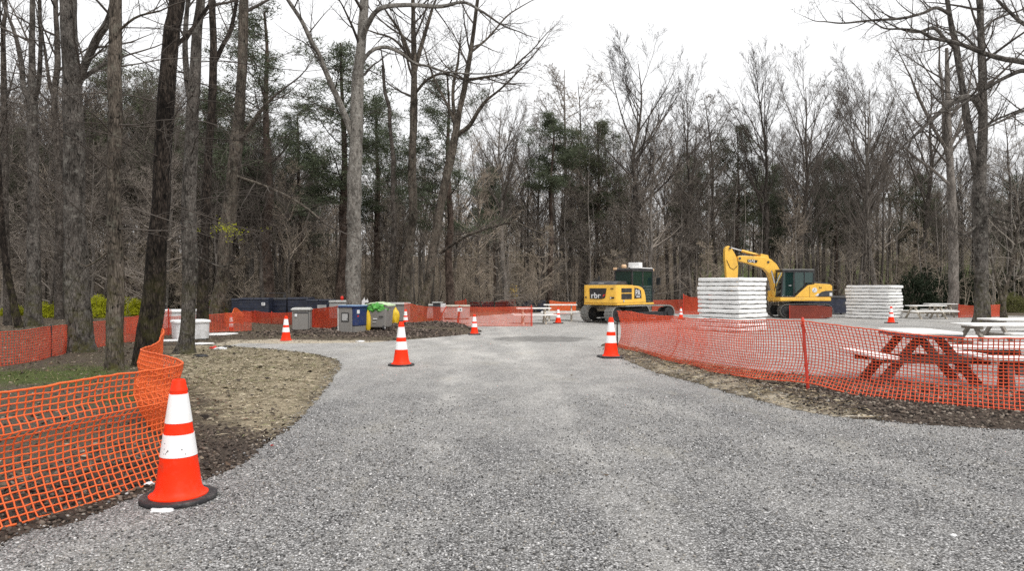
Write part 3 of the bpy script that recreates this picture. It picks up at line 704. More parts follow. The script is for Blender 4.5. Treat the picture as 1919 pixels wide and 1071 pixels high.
# the rest of the woods: many alike
taken = [(spot(px, Y), Y) for px, Y in ((1181, 50), (1275, 54), (1440, 55), (1492, 52), (1612, 53))]
def free(x, y, d):
    for a, b_ in taken:
        if (a - x) ** 2 + (b_ - y) ** 2 < d * d: return False
    taken.append((x, y)); return True
def skyline(px):
    return float(np.interp(px, [-200, 0, 300, 420, 560, 740, 900, 1000, 1100, 1250, 1350, 1450, 1520, 1620, 1720, 1800, 1920, 2100], [75, 75, 100, 110, 200, 215, 215, 190, 190, 190, 215, 190, 200, 200, 195, 210, 240, 220]))
n_b = 0
while n_b < 235:
    t = frng.random(); Y = 44 + 44 * t ** 1.2; px = frng.uniform(-160, 2080)
    if n_b < 24: px = frng.uniform(-160, 560); Y = frng.uniform(37, 60)
    if Y < 47 and 560 < px: continue
    if px > 1640 and Y < 52: continue
    x = spot(px, Y)
    if not free(x, Y, 1.0): continue
    h = top_at(px, skyline(px) + 25 + abs(frng.gauss(0, 85)) , Y); h = min(max(h, 8), 21)
    place(frng.choice(BARE), x, Y, h, 'bare slender tree among the crowded trunks of the woods behind the clearing', 'tree', 'crowded bare trees of the back woods', wide=frng.uniform(.8, 1.15)); n_b += 1
n_s = 0
while n_s < 85:
    px = frng.uniform(-120, 2040); Y = frng.uniform(43, 66)
    if n_s < 20: px = frng.uniform(-120, 480); Y = frng.uniform(34, 50)
    if px > 1640 and Y < 50: continue
    x = spot(px, Y)
    if not free(x, Y, .8): continue
    m = frng.choice(SAP); place(m, x, Y, m[1] * frng.uniform(.7, 1.2), 'thin twiggy brown sapling in the undergrowth at the edge of the woods', 'sapling', 'saplings under the woods'); n_s += 1
for k in range(14):
    px = frng.uniform(-100, 2000); Y = frng.uniform(58, 85)
    h = min(15, top_at(px, skyline(px) + frng.uniform(40, 160), Y)); place(frng.choice(PINE), spot(px, Y), Y, h, 'pine mostly hidden deep inside the woods behind bare trees', 'tree', 'pines deep in the woods')
for mdl in BARE + SAP + PINE:
    assert mdl[0].name in used

# far woods: one mass
def far_mass(name, n, yr, hr, seed, mat_, stems=1, thick=(.05, .16), br=9, tw_n=5, label='', xr=None, tr=.02, cone=.35, tiltt=.02, up=.5):
    g = np.random.RandomState(seed); L = Lines()
    for i in range(n):
        Y = g.uniform(*yr); X = g.uniform(-.80, .80) * (Y + 6) if xr is None else g.uniform(*xr)
        for s_ in range(stems):
            h = g.uniform(*hr); b0 = np.array([X + g.normal(0, .35) * (stems > 1), Y + g.normal(0, .35) * (stems > 1), -.1]); tl = np.array([g.normal(0, tiltt), g.normal(0, tiltt), 1.0])
            P = [b0 + tl * h * t + np.array([g.normal(0, .12), g.normal(0, .12), 0]) * (t > 0) for t in (0, .33, .66, 1)]
            r = g.uniform(*thick); L.add([tuple(p) for p in P], [r, r * .8, r * .5, r * .12], 4)
            for k in range(br):
                t = g.uniform(.25, .97); f = t * 3; q = int(f); p = P[q] * (1 - (f - q)) + P[q + 1] * (f - q)
                a = g.uniform(0, 6.283); d = np.array([math.cos(a), math.sin(a), g.uniform(.2, 1.0) * up * 2]); d /= np.linalg.norm(d)
                ln = h * cone * (1.1 - .8 * t) * g.uniform(.6, 1.2)
                B = [p, p + d * ln * .5 + g.normal(0, .08, 3), p + d * ln + np.array([0, 0, ln * .12]) + g.normal(0, .1, 3)]
                L.add([tuple(x) for x in B], [r * .3, r * .2, tr * .5], 3)
                for w_ in range(tw_n):
                    u = g.uniform(.2, 1); p2 = B[0] * (1 - u) + B[2] * u; d2 = d + g.normal(0, .6, 3); l2 = ln * .45 * g.uniform(.5, 1.2)
                    L.add([tuple(p2), tuple(p2 + d2 * l2)], [tr * .6, tr * .35], 3)
    o = link(name, L.mesh(name), mat_)
    return tag(o, label, name.replace('_', ' '), None, 'stuff')
far_mass('far_woods', 820, (84, 150), (10, 16), 5, 'twig_brown', 1, (.06, .15), 15, 9, 'distant mass of bare grey-brown woods behind the nearer trees', tr=.03)
far_mass('slender_stems', 300, (49, 86), (7, 14), 8, 'bark_forest_pale', 1, (.035, .085), 7, 3, 'thin upright stems crowding the woods between the larger trunks', tr=.014, cone=.2, tiltt=.03, up=.8)
far_mass('undergrowth', 300, (47, 84), (1.6, 4.2), 6, 'twig_brown', 5, (.012, .03), 5, 3, 'tangled brown undergrowth on the floor of the woods', tr=.016, cone=.4, tiltt=.16)
# ---------------------------------------------------------------- ground
grng = np.random.RandomState(3)
def pix_poly(pts): return [gp(*p) for p in pts]
LOT = [(-1.2, -3), (-2.2, 1.0), (-3.05, 3.2)] + pix_poly([(0, 1020), (60, 1000), (135, 984), (215, 950), (262, 930), (330, 918), (400, 895), (452, 876), (500, 835), (535, 808), (562, 788), (600, 745), (628, 706), (641, 686),
      (630, 674), (600, 667), (560, 660), (505, 655), (450, 652), (430, 648), (452, 644), (520, 645), (600, 644), (690, 643), (760, 638), (830, 632), (880, 627), (905, 622), (880, 617), (840, 612), (880, 607), (800, 604), (860, 596), (960, 588), (1100, 584), (1250, 583), (1400, 583), (1560, 584), (1700, 587), (1800, 591), (1919, 593)]) + [(40, 38), (40, -3)]
VERGE_LO = pix_poly([(1128, 648), (1165, 672), (1200, 688), (1240, 703), (1300, 718), (1350, 733), (1400, 746), (1450, 760), (1500, 771), (1560, 781), (1640, 790), (1720, 797), (1800, 802), (1919, 808)]) + [(10.5, 6.6), (14, 5.6)]
VERGE_HI = pix_poly([(1150, 646), (1180, 652), (1215, 660), (1260, 672), (1320, 684), (1380, 692), (1430, 698), (1480, 702), (1530, 706), (1600, 712), (1680, 716), (1760, 722), (1840, 728), (1919, 735)]) + [(11.5, 10), (15, 9.5)]
def jag(P, step, amp, seed, closed=False):
    g = np.random.RandomState(seed); P = [np.array(p, float) for p in P]; out = []
    n = len(P) if closed else len(P) - 1
    for i in range(n):
        a, b_ = P[i], P[(i + 1) % len(P)]; m = min(160, max(1, int(np.linalg.norm(b_ - a) / step)))
        nr = np.array([-(b_ - a)[1], (b_ - a)[0]]); nr /= np.linalg.norm(nr) + 1e-9
        for k in range(m):
            t = k / m; q = a + (b_ - a) * t
            if q[1] > 2 and q[1] < 36 and abs(q[0]) < 30: q = q + nr * g.normal(0, amp)
            out.append(tuple(q))
    if not closed: out.append(tuple(P[-1]))
    return out
lot = jag(LOT, 0.07, 0.028, 4, True)
def tess(name, poly, z, mat_):
    tri = geometry.tessellate_polygon([[Vector((p[0], p[1], 0)) for p in poly]])
    me = bpy.data.meshes.new(name); me.from_pydata([(p[0], p[1], z) for p in poly], [], [tuple(t) for t in tri]); me.update()
    bm = bmesh.new(); bm.from_mesh(me); bmesh.ops.recalc_face_normals(bm, faces=bm.faces)
    if sum(f.normal.z for f in bm.faces) < 0: bmesh.ops.reverse_faces(bm, faces=bm.faces)
    bm.to_mesh(me); bm.free()
    return link(name, me, mat_)
LP = np.array(LOT, float)
def inside(X, Y, P):
    c = np.zeros(X.shape, bool); n = len(P)
    for i in range(n):
        x1, y1 = P[i]; x2, y2 = P[(i + 1) % n]
        k = ((y1 > Y) != (y2 > Y)) & (X < (x2 - x1) * (Y - y1) / (y2 - y1 + 1e-12) + x1); c ^= k
    return c
def edge_dist(X, Y, P):
    d = np.full(X.shape, 1e9); n = len(P)
    for i in range(n):
        a = P[i]; b_ = P[(i + 1) % n]; e = b_ - a; L2 = (e ** 2).sum() + 1e-12
        t = np.clip(((X - a[0]) * e[0] + (Y - a[1]) * e[1]) / L2, 0, 1)
        d = np.minimum(d, np.hypot(X - a[0] - t * e[0], Y - a[1] - t * e[1]))
    return d
def vnoise(X, Y, s, seed):
    g = np.random.RandomState(seed); T = g.rand(64, 64); x = X / s; y = Y / s
    xi = np.floor(x).astype(int); yi = np.floor(y).astype(int); fx = x - xi; fy = y - yi
    fx = fx * fx * (3 - 2 * fx); fy = fy * fy * (3 - 2 * fy); q = lambda a, b_: T[a % 64, b_ % 64]
    return (q(xi, yi) * (1 - fx) + q(xi + 1, yi) * fx) * (1 - fy) + (q(xi, yi + 1) * (1 - fx) + q(xi + 1, yi + 1) * fx) * fy
def fbm(X, Y, s, seed): return sum(vnoise(X, Y, s / 2 ** k, seed + k) / 2 ** k for k in range(4)) / 1.875
def blob(X, Y, cx, cy, rx, ry, rot=0):
    c, s = math.cos(rot), math.sin(rot); u = ((X - cx) * c + (Y - cy) * s) / rx; v = (-(X - cx) * s + (Y - cy) * c) / ry
    return np.exp(-(u * u + v * v))
STRAW = np.array(pix_poly([(318, 655), (400, 650), (470, 653), (540, 660), (610, 670), (640, 688), (620, 712), (590, 750), (545, 798), (500, 825), (440, 800), (400, 770), (360, 740), (330, 700)]))
GREEN = np.array(pix_poly([(-60, 706), (0, 700), (120, 690), (215, 688), (262, 694), (262, 712), (180, 722), (60, 735), (0, 742), (-80, 750)]))
SAND = np.array(pix_poly([(385, 652), (430, 641), (520, 640), (640, 641), (740, 640), (640, 646), (540, 650), (470, 654), (420, 660)]))
def height(X, Y):
    d = edge_dist(X, Y, LP); ins = inside(X, Y, LP)
    r = np.clip((d - .03) / .8, 0, 1) * (~ins)
    z = r * (.02 + .05 * fbm(X, Y, 1.6, 9) + .035 * fbm(X, Y, .5, 19) )
    for px, py, hh, rx, ry in ((700, 628, .16, 2.6, 1.0), (800, 618, .2, 2.2, .9), (860, 621, .10, 1.4, .7), (610, 630, .06, 2.2, .9)):
        cx, cy = gp(px, py); z = z + blob(X, Y, cx, cy, rx, ry) * hh * (.6 + .8 * fbm(X, Y, .35, 33)) * np.clip(d / .5, 0, 1) * (~ins)
    z = np.where(ins, -.02 - np.clip(d, 0, 1) * .02, z)
    far = np.clip((np.hypot(X, Y) - 95) / 70, 0, 1)
    return z + 9 * far * far * (3 - 2 * far)
def zone(X, Y):
    jx = X + .5 * (fbm(X, Y, .8, 51) - .5); jy = Y + .5 * (fbm(X, Y, .8, 61) - .5)
    def soft(P, w): d = edge_dist(jx, jy, P); return np.clip(.5 + np.where(inside(jx, jy, P), d, -d) / w, 0, 1)
    st = soft(STRAW, 1.2); gr = soft(GREEN, 1.6) * np.clip(fbm(X, Y, 1.1, 71) * 2.4 - .55, 0, 1)
    cx, cy = gp(840, 574); lawn = np.clip((X - 28) / 6, 0, 1) * np.clip((Y - 44) / 8, 0, 1)
    gr = np.maximum(gr, lawn * .9); gr = np.maximum(gr, blob(X, Y, -20, 44, 7, 5) * .8); gr = np.maximum(gr, blob(X, Y, -7, 62, 6, 8) * .9); gr = np.maximum(gr, blob(X, Y, -5.4, 10.2, .5, 1.2) * .8)
    sa = soft(SAND, .8)
    dk = np.zeros(X.shape)
    for px, py, rx, ry in ((700, 630, 2.8, 1.0), (800, 617, 2.6, .9), (870, 620, 1.6, .6)):
        cx, cy = gp(px, py); dk = np.maximum(dk, np.clip(blob(X, Y, cx, cy, rx, ry) * 1.5, 0, 1))
    d = edge_dist(X, Y, LP)
    near = np.clip((8.2 - Y) / 1.5, 0, 1) * np.clip(1.2 - d / 1.5, 0, 1); dk = np.maximum(dk, near)
    return st, gr, sa, dk
xs = np.concatenate([[-600, -350, -220, -150, -110, -80, -60, -48, -40, -34, -30], np.arange(-27, 6.01, .16), np.arange(6.8, 30, .8), [32, 36, 40, 48, 60, 80, 110, 150, 220, 350, 600]])
ys = np.concatenate([[-40, -12, -4, -1, 1], np.arange(2, 34.01, .16), np.arange(34.8, 60, .8), [63, 67, 72, 78, 85, 92, 100, 108, 116, 125, 135, 145, 160, 180, 220, 300, 420, 700]])
GX, GY = np.meshgrid(xs, ys, indexing='ij'); GZ = height(GX, GY)
nx, ny = GX.shape; ii, jj = np.meshgrid(np.arange(nx - 1), np.arange(ny - 1), indexing='ij')
q = np.stack([ii * ny + jj, (ii + 1) * ny + jj, (ii + 1) * ny + jj + 1, ii * ny + jj + 1], -1).reshape(-1, 4)
me = arr_mesh('ground', np.stack([GX, GY, GZ], -1).reshape(-1, 3), [q]); me.polygons.foreach_set('use_smooth', [True] * len(me.polygons))
def set_zone(me, X, Y, extra=None):
    st, gr, sa, dk = zone(X, Y) if extra is None else extra
    a = me.attributes.new('zone', 'FLOAT_COLOR', 'POINT')
    a.data.foreach_set('color', np.stack([st, gr, sa, dk], -1).astype(np.float32).ravel())
set_zone(me, GX, GY)
def soil_mat(name):
    m, nt, b, out = nodes(name)
    co = coords(nt); a = N(nt, 'Attribute', attribute_name='zone'); sep = N(nt, 'SeparateColor'); nt.links.new(a.outputs['Color'], sep.inputs[0])
    n_f = noise(nt, co, 28, 8, 0.75); n_m = noise(nt, co, 5, 8, 0.7); n_l = noise(nt, co, .7, 6, 0.65); n_g = noise(nt, co, 90, 4, .7)
    litter = ramp(nt, n_f, [(0.30, (.025, .019, .015)), (0.5, (.105, .082, .063)), (0.72, (.23, .19, .15))])
    litter = mixc(nt, maprange(nt, n_l, .42, .62, 0, .6), litter, ramp(nt, n_g, [(.3, (.04, .034, .022)), (.7, (.17, .15, .09))]))
    straw = ramp(nt, n_f, [(0.28, (.085, .068, .046)), (0.46, (.30, .25, .17)), (0.7, (.54, .47, .34))])
    grass = ramp(nt, n_g, [(0.3, (.03, .042, .012)), (0.7, (.13, .16, .05))])
    sand = ramp(nt, n_f, [(0.3, (.33, .28, .2)), (0.7, (.58, .52, .42))])
    dark = ramp(nt, n_f, [(0.3, (.026, .020, .016)), (0.55, (.095, .075, .061)), (0.8, (.22, .18, .145))])
    brk = mth(nt, 'MULTIPLY', mth(nt, 'SUBTRACT', n_m, .5), 1.6)
    def msk(v): return maprange(nt, mth(nt, 'ADD', v, brk), .3, .7)
    col = mixc(nt, msk(sep.outputs[1]), litter, grass)
    col = mixc(nt, msk(sep.outputs[0]), col, straw)
    col = mixc(nt, msk(sep.outputs[2]), col, sand)
    col = mixc(nt, msk(a.outputs['Alpha']), col, dark)
    nt.links.new(col, b.inputs['Base Color']); b.inputs['Roughness'].default_value = .95; b.inputs['Specular IOR Level'].default_value = .15
    bump(nt, b, mth(nt, 'ADD', n_f, mth(nt, 'MULTIPLY', n_m, 1.4)), .9, .045)
    return m
M['soil'] = soil_mat('soil')
tag(link('ground', me, 'soil'), None, None, None, 'structure')

m, nt, b, out = nodes('gravel')
co = coords(nt); geo = N(nt, 'NewGeometry'); sp = N(nt, 'SeparateXYZ'); nt.links.new(geo.outputs['Position'], sp.inputs[0])
wv = N(nt, 'TexNoise'); wv.inputs['Scale'].default_value = 40; nt.links.new(co, wv.inputs['Vector'])
ws = N(nt, 'VectorMath', operation='SCALE'); ws.inputs['Scale'].default_value = .012; nt.links.new(wv.outputs['Color'], ws.inputs[0])
wa = N(nt, 'VectorMath', operation='ADD'); nt.links.new(co, wa.inputs[0]); nt.links.new(ws.outputs[0], wa.inputs[1])
v1 = N(nt, 'TexVoronoi'); v1.inputs['Scale'].default_value = 58; nt.links.new(wa.outputs[0], v1.inputs['Vector'])
v2 = N(nt, 'TexVoronoi'); v2.inputs['Scale'].default_value = 120; nt.links.new(wa.outputs[0], v2.inputs['Vector'])
s1 = N(nt, 'SeparateColor'); nt.links.new(v1.outputs['Color'], s1.inputs[0]); s2 = N(nt, 'SeparateColor'); nt.links.new(v2.outputs['Color'], s2.inputs[0])
c1 = ramp(nt, s1.outputs[0], [(0, (.045, .044, .044)), (.3, (.15, .147, .145)), (.7, (.37, .364, .36)), (1, (.8, .79, .78))])
c2 = ramp(nt, s2.outputs[0], [(0, (.045, .044, .044)), (.5, (.23, .227, .224)), (1, (.7, .69, .68))])
pick = maprange(nt, noise(nt, co, 14, 4), .4, .6)
stone = mixc(nt, pick, c1, c2)
gap = maprange(nt, v1.outputs['Distance'], .4, .8, 0, .8)
stone = mixc(nt, gap, stone, (.022, .021, .02))
dust = ramp(nt, noise(nt, co, 70, 6, .7), [(.3, (.38, .366, .34)), (.7, (.67, .65, .61))])
lowf = noise(nt, coords(nt, (.45, .16, 1)), 1.0, 5, .55)
patch = noise(nt, coords(nt, (1, .5, 1)), 1.6, 6, .7)
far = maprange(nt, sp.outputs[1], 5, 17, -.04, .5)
def band(sl, c0, inner, w):          # packed wheel paths along the lane
    u = mth(nt, 'ABSOLUTE', mth(nt, 'SUBTRACT', mth(nt, 'ADD', sp.outputs[0], mth(nt, 'MULTIPLY', sp.outputs[1], sl)), c0))
    return maprange(nt, mth(nt, 'ABSOLUTE', mth(nt, 'SUBTRACT', u, inner)), w, 0, 0, 1)
wheel = mth(nt, 'MAXIMUM', band(.05, .35, .78, .42), band(.36, 5.4, .0, .55))
wheel = mth(nt, 'MULTIPLY', wheel, maprange(nt, patch, .35, .6, .1, .26))
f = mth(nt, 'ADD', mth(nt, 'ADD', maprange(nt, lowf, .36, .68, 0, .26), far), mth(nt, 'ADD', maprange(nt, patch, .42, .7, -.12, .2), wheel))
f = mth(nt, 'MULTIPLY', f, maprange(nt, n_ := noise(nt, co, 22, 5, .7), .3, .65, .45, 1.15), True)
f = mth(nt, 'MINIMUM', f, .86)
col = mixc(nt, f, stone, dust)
tan = maprange(nt, noise(nt, coords(nt, (.8, .35, 1)), 1.3, 6, .7), .55, .72, 0, .45)
col = mixc(nt, tan, col, (.37, .345, .285))
px_, py_ = gp(1020, 636)
ex = mth(nt, 'POWER', mth(nt, 'DIVIDE', mth(nt, 'SUBTRACT', sp.outputs[0], px_), 1.55), 2.0); ey = mth(nt, 'POWER', mth(nt, 'DIVIDE', mth(nt, 'SUBTRACT', sp.outputs[1], py_), 1.3), 2.0)
wet = maprange(nt, mth(nt, 'ADD', mth(nt, 'ADD', ex, ey), mth(nt, 'MULTIPLY', mth(nt, 'SUBTRACT', patch, .5), 1.6)), .7, 1.15, .62, 0)
col = mixc(nt, wet, col, (.13, .125, .118))
nt.links.new(col, b.inputs['Base Color']); b.inputs['Roughness'].default_value = .9; b.inputs['Specular IOR Level'].default_value = .2
hh = mth(nt, 'ADD', mth(nt, 'MULTIPLY', v1.outputs['Distance'], -1.0), mth(nt, 'MULTIPLY', s1.outputs[1], .5))
bm_ = N(nt, 'Bump'); bm_.inputs['Distance'].default_value = .02
nt.links.new(maprange(nt, f, 0, 1, 1.0, .4), bm_.inputs['Strength']); nt.links.new(hh, bm_.inputs['Height']); nt.links.new(bm_.outputs[0], b.inputs['Normal'])
M['gravel'] = m
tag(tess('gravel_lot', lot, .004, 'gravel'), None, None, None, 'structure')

# verge of bare soil between the lane and the right-hand netting
lo = np.array(jag(resample([(*p, 0) for p in VERGE_LO], .07)[:, :2].tolist(), .2, .03, 8)); k = len(lo)
hi = resample([(*p, 0) for p in VERGE_HI], .07)[:, :2]; hi = np.stack([np.interp(np.linspace(0, 1, k), np.linspace(0, 1, len(hi)), hi[:, c]) for c in (0, 1)], 1)
hi = hi + grng.normal(0, .04, hi.shape)
mv = 24; tt = np.linspace(0, 1, mv)[None, :, None]; VG = lo[:, None] * (1 - tt) + hi[:, None] * tt
vx, vy = VG[..., 0], VG[..., 1]; rise = np.minimum(np.sin(np.pi * tt[..., 0]) * 2, 1); vz = .009 + rise * (.05 * fbm(vx, vy, .9, 5) + .04 * fbm(vx, vy, .25, 15))
ii, jj = np.meshgrid(np.arange(k - 1), np.arange(mv - 1), indexing='ij'); q = np.stack([ii * mv + jj, (ii + 1) * mv + jj, (ii + 1) * mv + jj + 1, ii * mv + jj + 1], -1).reshape(-1, 4)
me = arr_mesh('dirt_verge', np.stack([vx, vy, vz], -1).reshape(-1, 3), [q]); me.polygons.foreach_set('use_smooth', [True] * len(me.polygons))
if me.polygons[0].normal.z < 0: me.flip_normals()
dkv = np.clip((vx - 3.85) / .9 + (fbm(vx, vy, .8, 77) - .5) * 2.2, 0, 1); sav = np.clip(1.3 - np.abs(vx - 3.75) / 1.1 + (fbm(vx, vy, .7, 87) - .5) * 2, 0, 1) * (1 - dkv) * np.clip(1.25 - 1.5 * tt[..., 0], 0, 1) * .55
stv = np.clip(.25 + (fbm(vx, vy, 1.0, 97) - .5), 0, 1) * (1 - dkv)
set_zone(me, vx, vy, (stv, vx * 0, sav, dkv))
tag(link('dirt_verge', me, 'soil'), None, None, None, 'structure')

# ---- loose stones, litter, straw, clods: nobody could count them
def scatter(name, label, base, n, xy, size, tones, flat=(1, 1, .7), zoff=0.0, zfun=None, tilt=.6, sizep=1.0):
    """n copies of small solid base shapes (list of (V,F)) merged into one mesh with a tone per piece"""
    g = np.random.RandomState(abs(hash(label)) % 1000 if False else len(label) * 7 + n % 97)
    n = len(xy); Vs, Fs, Cs, off = [], [], [], 0
    which = g.randint(0, len(base), n); zz = zfun(xy[:, 0], xy[:, 1]) if zfun is not None else np.zeros(n)
    for bi, (bv, bf) in enumerate(base):
        idx = np.where(which == bi)[0]; m_ = len(idx)
        if not m_: continue
        s = (size[0] + (size[1] - size[0]) * g.rand(m_) ** 2.0) * sizep
        a = g.uniform(0, 6.283, m_); tx = g.normal(0, tilt, m_)
        P = bv[None] * s[:, None, None] * np.array(flat)[None, None]
        P = P * g.uniform(.7, 1.3, (m_, 1, 3))
        c, s_ = np.cos(tx)[:, None], np.sin(tx)[:, None]; y, z = P[..., 1] * c - P[..., 2] * s_, P[..., 1] * s_ + P[..., 2] * c
        c, s_ = np.cos(a)[:, None], np.sin(a)[:, None]; x, y = P[..., 0] * c - y * s_, P[..., 0] * s_ + y * c
        V = np.stack([x + xy[idx, 0][:, None], y + xy[idx, 1][:, None], z + (zz[idx] + zoff + s * flat[2] * .25)[:, None]], -1)
        t = np.array(tones); C = t[g.randint(0, len(t), m_)] * g.uniform(.75, 1.25, (m_, 1))
        Vs.append(V.reshape(-1, 3)); Fs.append((bf[None] + (np.arange(m_) * len(bv))[:, None, None]).reshape(-1, bf.shape[1]) + off); off += m_ * len(bv)
        Cs.append(np.repeat(np.concatenate([C, np.ones((m_, 1))], 1), len(bv), 0))
    me = arr_mesh(name, np.concatenate(Vs), Fs)
    at = me.attributes.new('tone', 'FLOAT_COLOR', 'POINT'); at.data.foreach_set('color', np.concatenate(Cs).astype(np.float32).ravel())
    return tag(link(name, me, 'tone'), label, name.replace('_', ' '), None, 'stuff')
def rock(seed):
    bm = bmesh.new(); bmesh.ops.create_icosphere(bm, subdivisions=1, radius=.5); g = np.random.RandomState(seed)
    V = np.array([v.co[:] for v in bm.verts]); V = V * (1 + g.uniform(-.28, .28, (len(V), 1))); Fc = np.array([[v.index for v in f.verts] for f in bm.faces]); bm.free()
    return V, Fc
ROCKS = [rock(s) for s in range(6)]
def chip(seed):
    g = np.random.RandomState(seed); V = np.array([(-.5, 0, 0), (0, -.28, .06), (.5, 0, .02), (0, .28, -.05)]) + g.normal(0, .06, (4, 3)); return V, np.array([[0, 1, 2, 3]])
CHIPS = [chip(s) for s in range(5)]
BLADES = [(np.array([(-.5, 0, 0), (0, -.055, .1 + .04 * s), (.5, 0, .02), (0, .055, .1 + .04 * s)]), np.array([[0, 1, 2, 3]])) for s in range(3)]
def rnd_xy(n, x0, x1, y0, y1, keep, seed, dens=None):
    g = np.random.RandomState(seed); P = np.stack([g.uniform(x0, x1, n), g.uniform(y0, y1, n)], 1); k = keep(P[:, 0], P[:, 1])
    if dens is not None: k &= g.rand(n) < dens(P[:, 0], P[:, 1])
    return P[k]
VP = np.array(VERGE_LO + VERGE_HI[::-1])
in_lot = lambda X, Y: inside(X, Y, LP) & ~inside(X, Y, VP)
xy = rnd_xy(135000, -4, 7.5, 2.6, 10.5, in_lot, 21, lambda X, Y: np.clip(1.35 - (Y - 3) / 7.0, .05, 1) * (np.abs(X) < Y * .78 + .3) * np.clip(fbm(X * 1.0, Y * .5, 1.3, 41) * 2.6 - .55, .12, 1))
scatter('gravel_stones', 'loose grey crushed stones lying on the gravel lane', ROCKS, 0, xy, (.007, .022), [(.09, .088, .087), (.17, .167, .165), (.26, .256, .252), (.38, .375, .37), (.3, .296, .29), (.58, .57, .56), (.30, .28, .25), (.055, .054, .053)], (1, 1, .65), .004)
VL = np.array(VERGE_LO, float); vdist = lambda X, Y: np.min(np.hypot(X[:, None] - VLd[None, :, 0], Y[:, None] - VLd[None, :, 1]), 1)
VLd = resample([(*p, 0) for p in VERGE_LO], .1)[:, :2]
ve = rnd_xy(60000, 2, 13, 5.4, 19, lambda X, Y: vdist(X, Y) < .25, 71, lambda X, Y: np.clip(1 - vdist(X, Y) / .25, 0, 1))
scatter('verge_stones', 'grey stones and dirt crumbs along the edge between lane and verge', ROCKS, 0, ve, (.008, .03), [(.06, .05, .04), (.14, .14, .14), (.25, .25, .25), (.36, .36, .36), (.1, .08, .065)], (1, 1, .65), .006)
sp_ = rnd_xy(420, -4, 8, 3.2, 22, lambda X, Y: inside(X, Y, LP), 72)
scatter('lane_litter', 'scattered dark leaves and twig bits on the gravel lane', CHIPS, 0, sp_, (.015, .055), [(.03, .022, .016), (.08, .055, .035), (.15, .11, .07), (.05, .04, .035)], (1, .7, 1), .012, None, .4)
edge = rnd_xy(90000, -4, 11, 3, 20, lambda X, Y: edge_dist(X, Y, LP) < .22, 22, lambda X, Y: np.clip(1 - edge_dist(X, Y, LP) / .22, 0, 1))
scatter('edge_stones', 'stray grey stones spilled along the edges of the gravel lane', ROCKS, 0, edge, (.008, .03), [(.14, .14, .145), (.25, .25, .25), (.36, .36, .36), (.5, .5, .49), (.3, .27, .23)], (1, 1, .65), .004, height)
vs_ = rnd_xy(90000, 2.3, 12, 6, 19, lambda X, Y: inside(X, Y, VP), 23)
from mathutils import kdtree
_kd = kdtree.KDTree(vx.size); _vz = vz.ravel()
for _i, (_a, _b) in enumerate(zip(vx.ravel(), vy.ravel())): _kd.insert((_a, _b, 0), _i)
_kd.balance()
vsz = lambda X, Y: np.array([_vz[_kd.find((a_, b_, 0))[1]] for a_, b_ in zip(X, Y)]) - .022
scatter('soil_clods', 'dark crumbled soil clods on the verge under the right netting', ROCKS, 0, vs_[vs_[:, 0] + grng.normal(0, .35, len(vs_)) > 3.9], (.008, .055), [(.022, .017, .014), (.05, .04, .032), (.085, .066, .052), (.15, .12, .095), (.26, .22, .18)], (1, 1, .6), .02, vsz)
vg = vs_[(vs_[:, 0] < 4.6)]; scatter('verge_grit', 'grey grit and small stones on the sandy verge at the lane edge', ROCKS, 0, vg[::2], (.008, .03), [(.1, .1, .1), (.2, .19, .18), (.3, .28, .25), (.45, .43, .4)], (1, 1, .6), .02, vsz)
scatter('dry_straw', 'dry straw scraps on the sandy verge under the right netting', BLADES, 0, vg[1::3], (.05, .16), [(.42, .34, .21), (.55, .46, .3), (.3, .24, .15), (.15, .115, .075)], (1, 1, .5), .03, vsz, .35)
off_lot = lambda X, Y: ~inside(X, Y, LP) & (X < 1)
soil_l = rnd_xy(60000, -9, 0, 3, 9.5, off_lot, 24, lambda X, Y: zone(X, Y)[3] * .9 + .06)
scatter('earth_crumbs', 'dark earth crumbs below the near orange netting', ROCKS, 0, soil_l, (.008, .05), [(.03, .023, .019), (.06, .047, .038), (.105, .083, .067), (.17, .138, .112)], (1, 1, .6), 0, height)
mound = rnd_xy(26000, -9, 1, 21, 33, off_lot, 25, lambda X, Y: zone(X, Y)[3])
scatter('bark_mulch', 'heaped dark brown mulch around the grey bins', ROCKS, 0, mound, (.03, .13), [(.03, .023, .018), (.065, .049, .04), (.11, .085, .07), (.18, .14, .115)], (1, .7, .55), 0, height)
lit = rnd_xy(60000, -26, 1, 3.5, 34, off_lot, 26, lambda X, Y: np.clip(.9 - zone(X, Y)[0] * .8, 0, 1))
scatter('leaf_litter', 'fallen brown leaves covering the ground between the left trees', CHIPS, 0, lit, (.025, .085), [(.05, .038, .028), (.11, .085, .062), (.19, .15, .11), (.29, .24, .18), (.14, .09, .06)], (1, 1, 1), .008, height, .5)
st_xy = rnd_xy(130000, -8, 0, 5.5, 21, off_lot, 27, lambda X, Y: zone(X, Y)[0] * np.clip(fbm(X, Y, .7, 44) * 2.2 - .4, .15, 1))
scatter('dead_grass', 'dry straw-coloured dead grass on the left bank of the lane', BLADES, 0, st_xy, (.05, .15), [(.37, .31, .21), (.48, .41, .29), (.58, .51, .38), (.26, .22, .15), (.13, .105, .075), (.2, .2, .1)], (1, 1, .5), .004, height, .35)
debris = rnd_xy(2600, -8, 0, 5.5, 20, off_lot, 28, lambda X, Y: zone(X, Y)[0] * .6 + .1)
scatter('twig_litter', 'dark twig and bark scraps strewn over the dry grass', CHIPS, 0, debris, (.04, .13), [(.015, .012, .01), (.03, .024, .02), (.06, .048, .038)], (1, .6, 1), .012, height, .5)
gx = rnd_xy(70000, -14, 0, 6, 20, off_lot, 29, lambda X, Y: zone(X, Y)[1])
UP = [(np.array([(-.06, 0, 0), (.06, 0, 0), (.16 + .1 * s, .1, .75)]), np.array([[0, 1, 2]])) for s in range(3)]
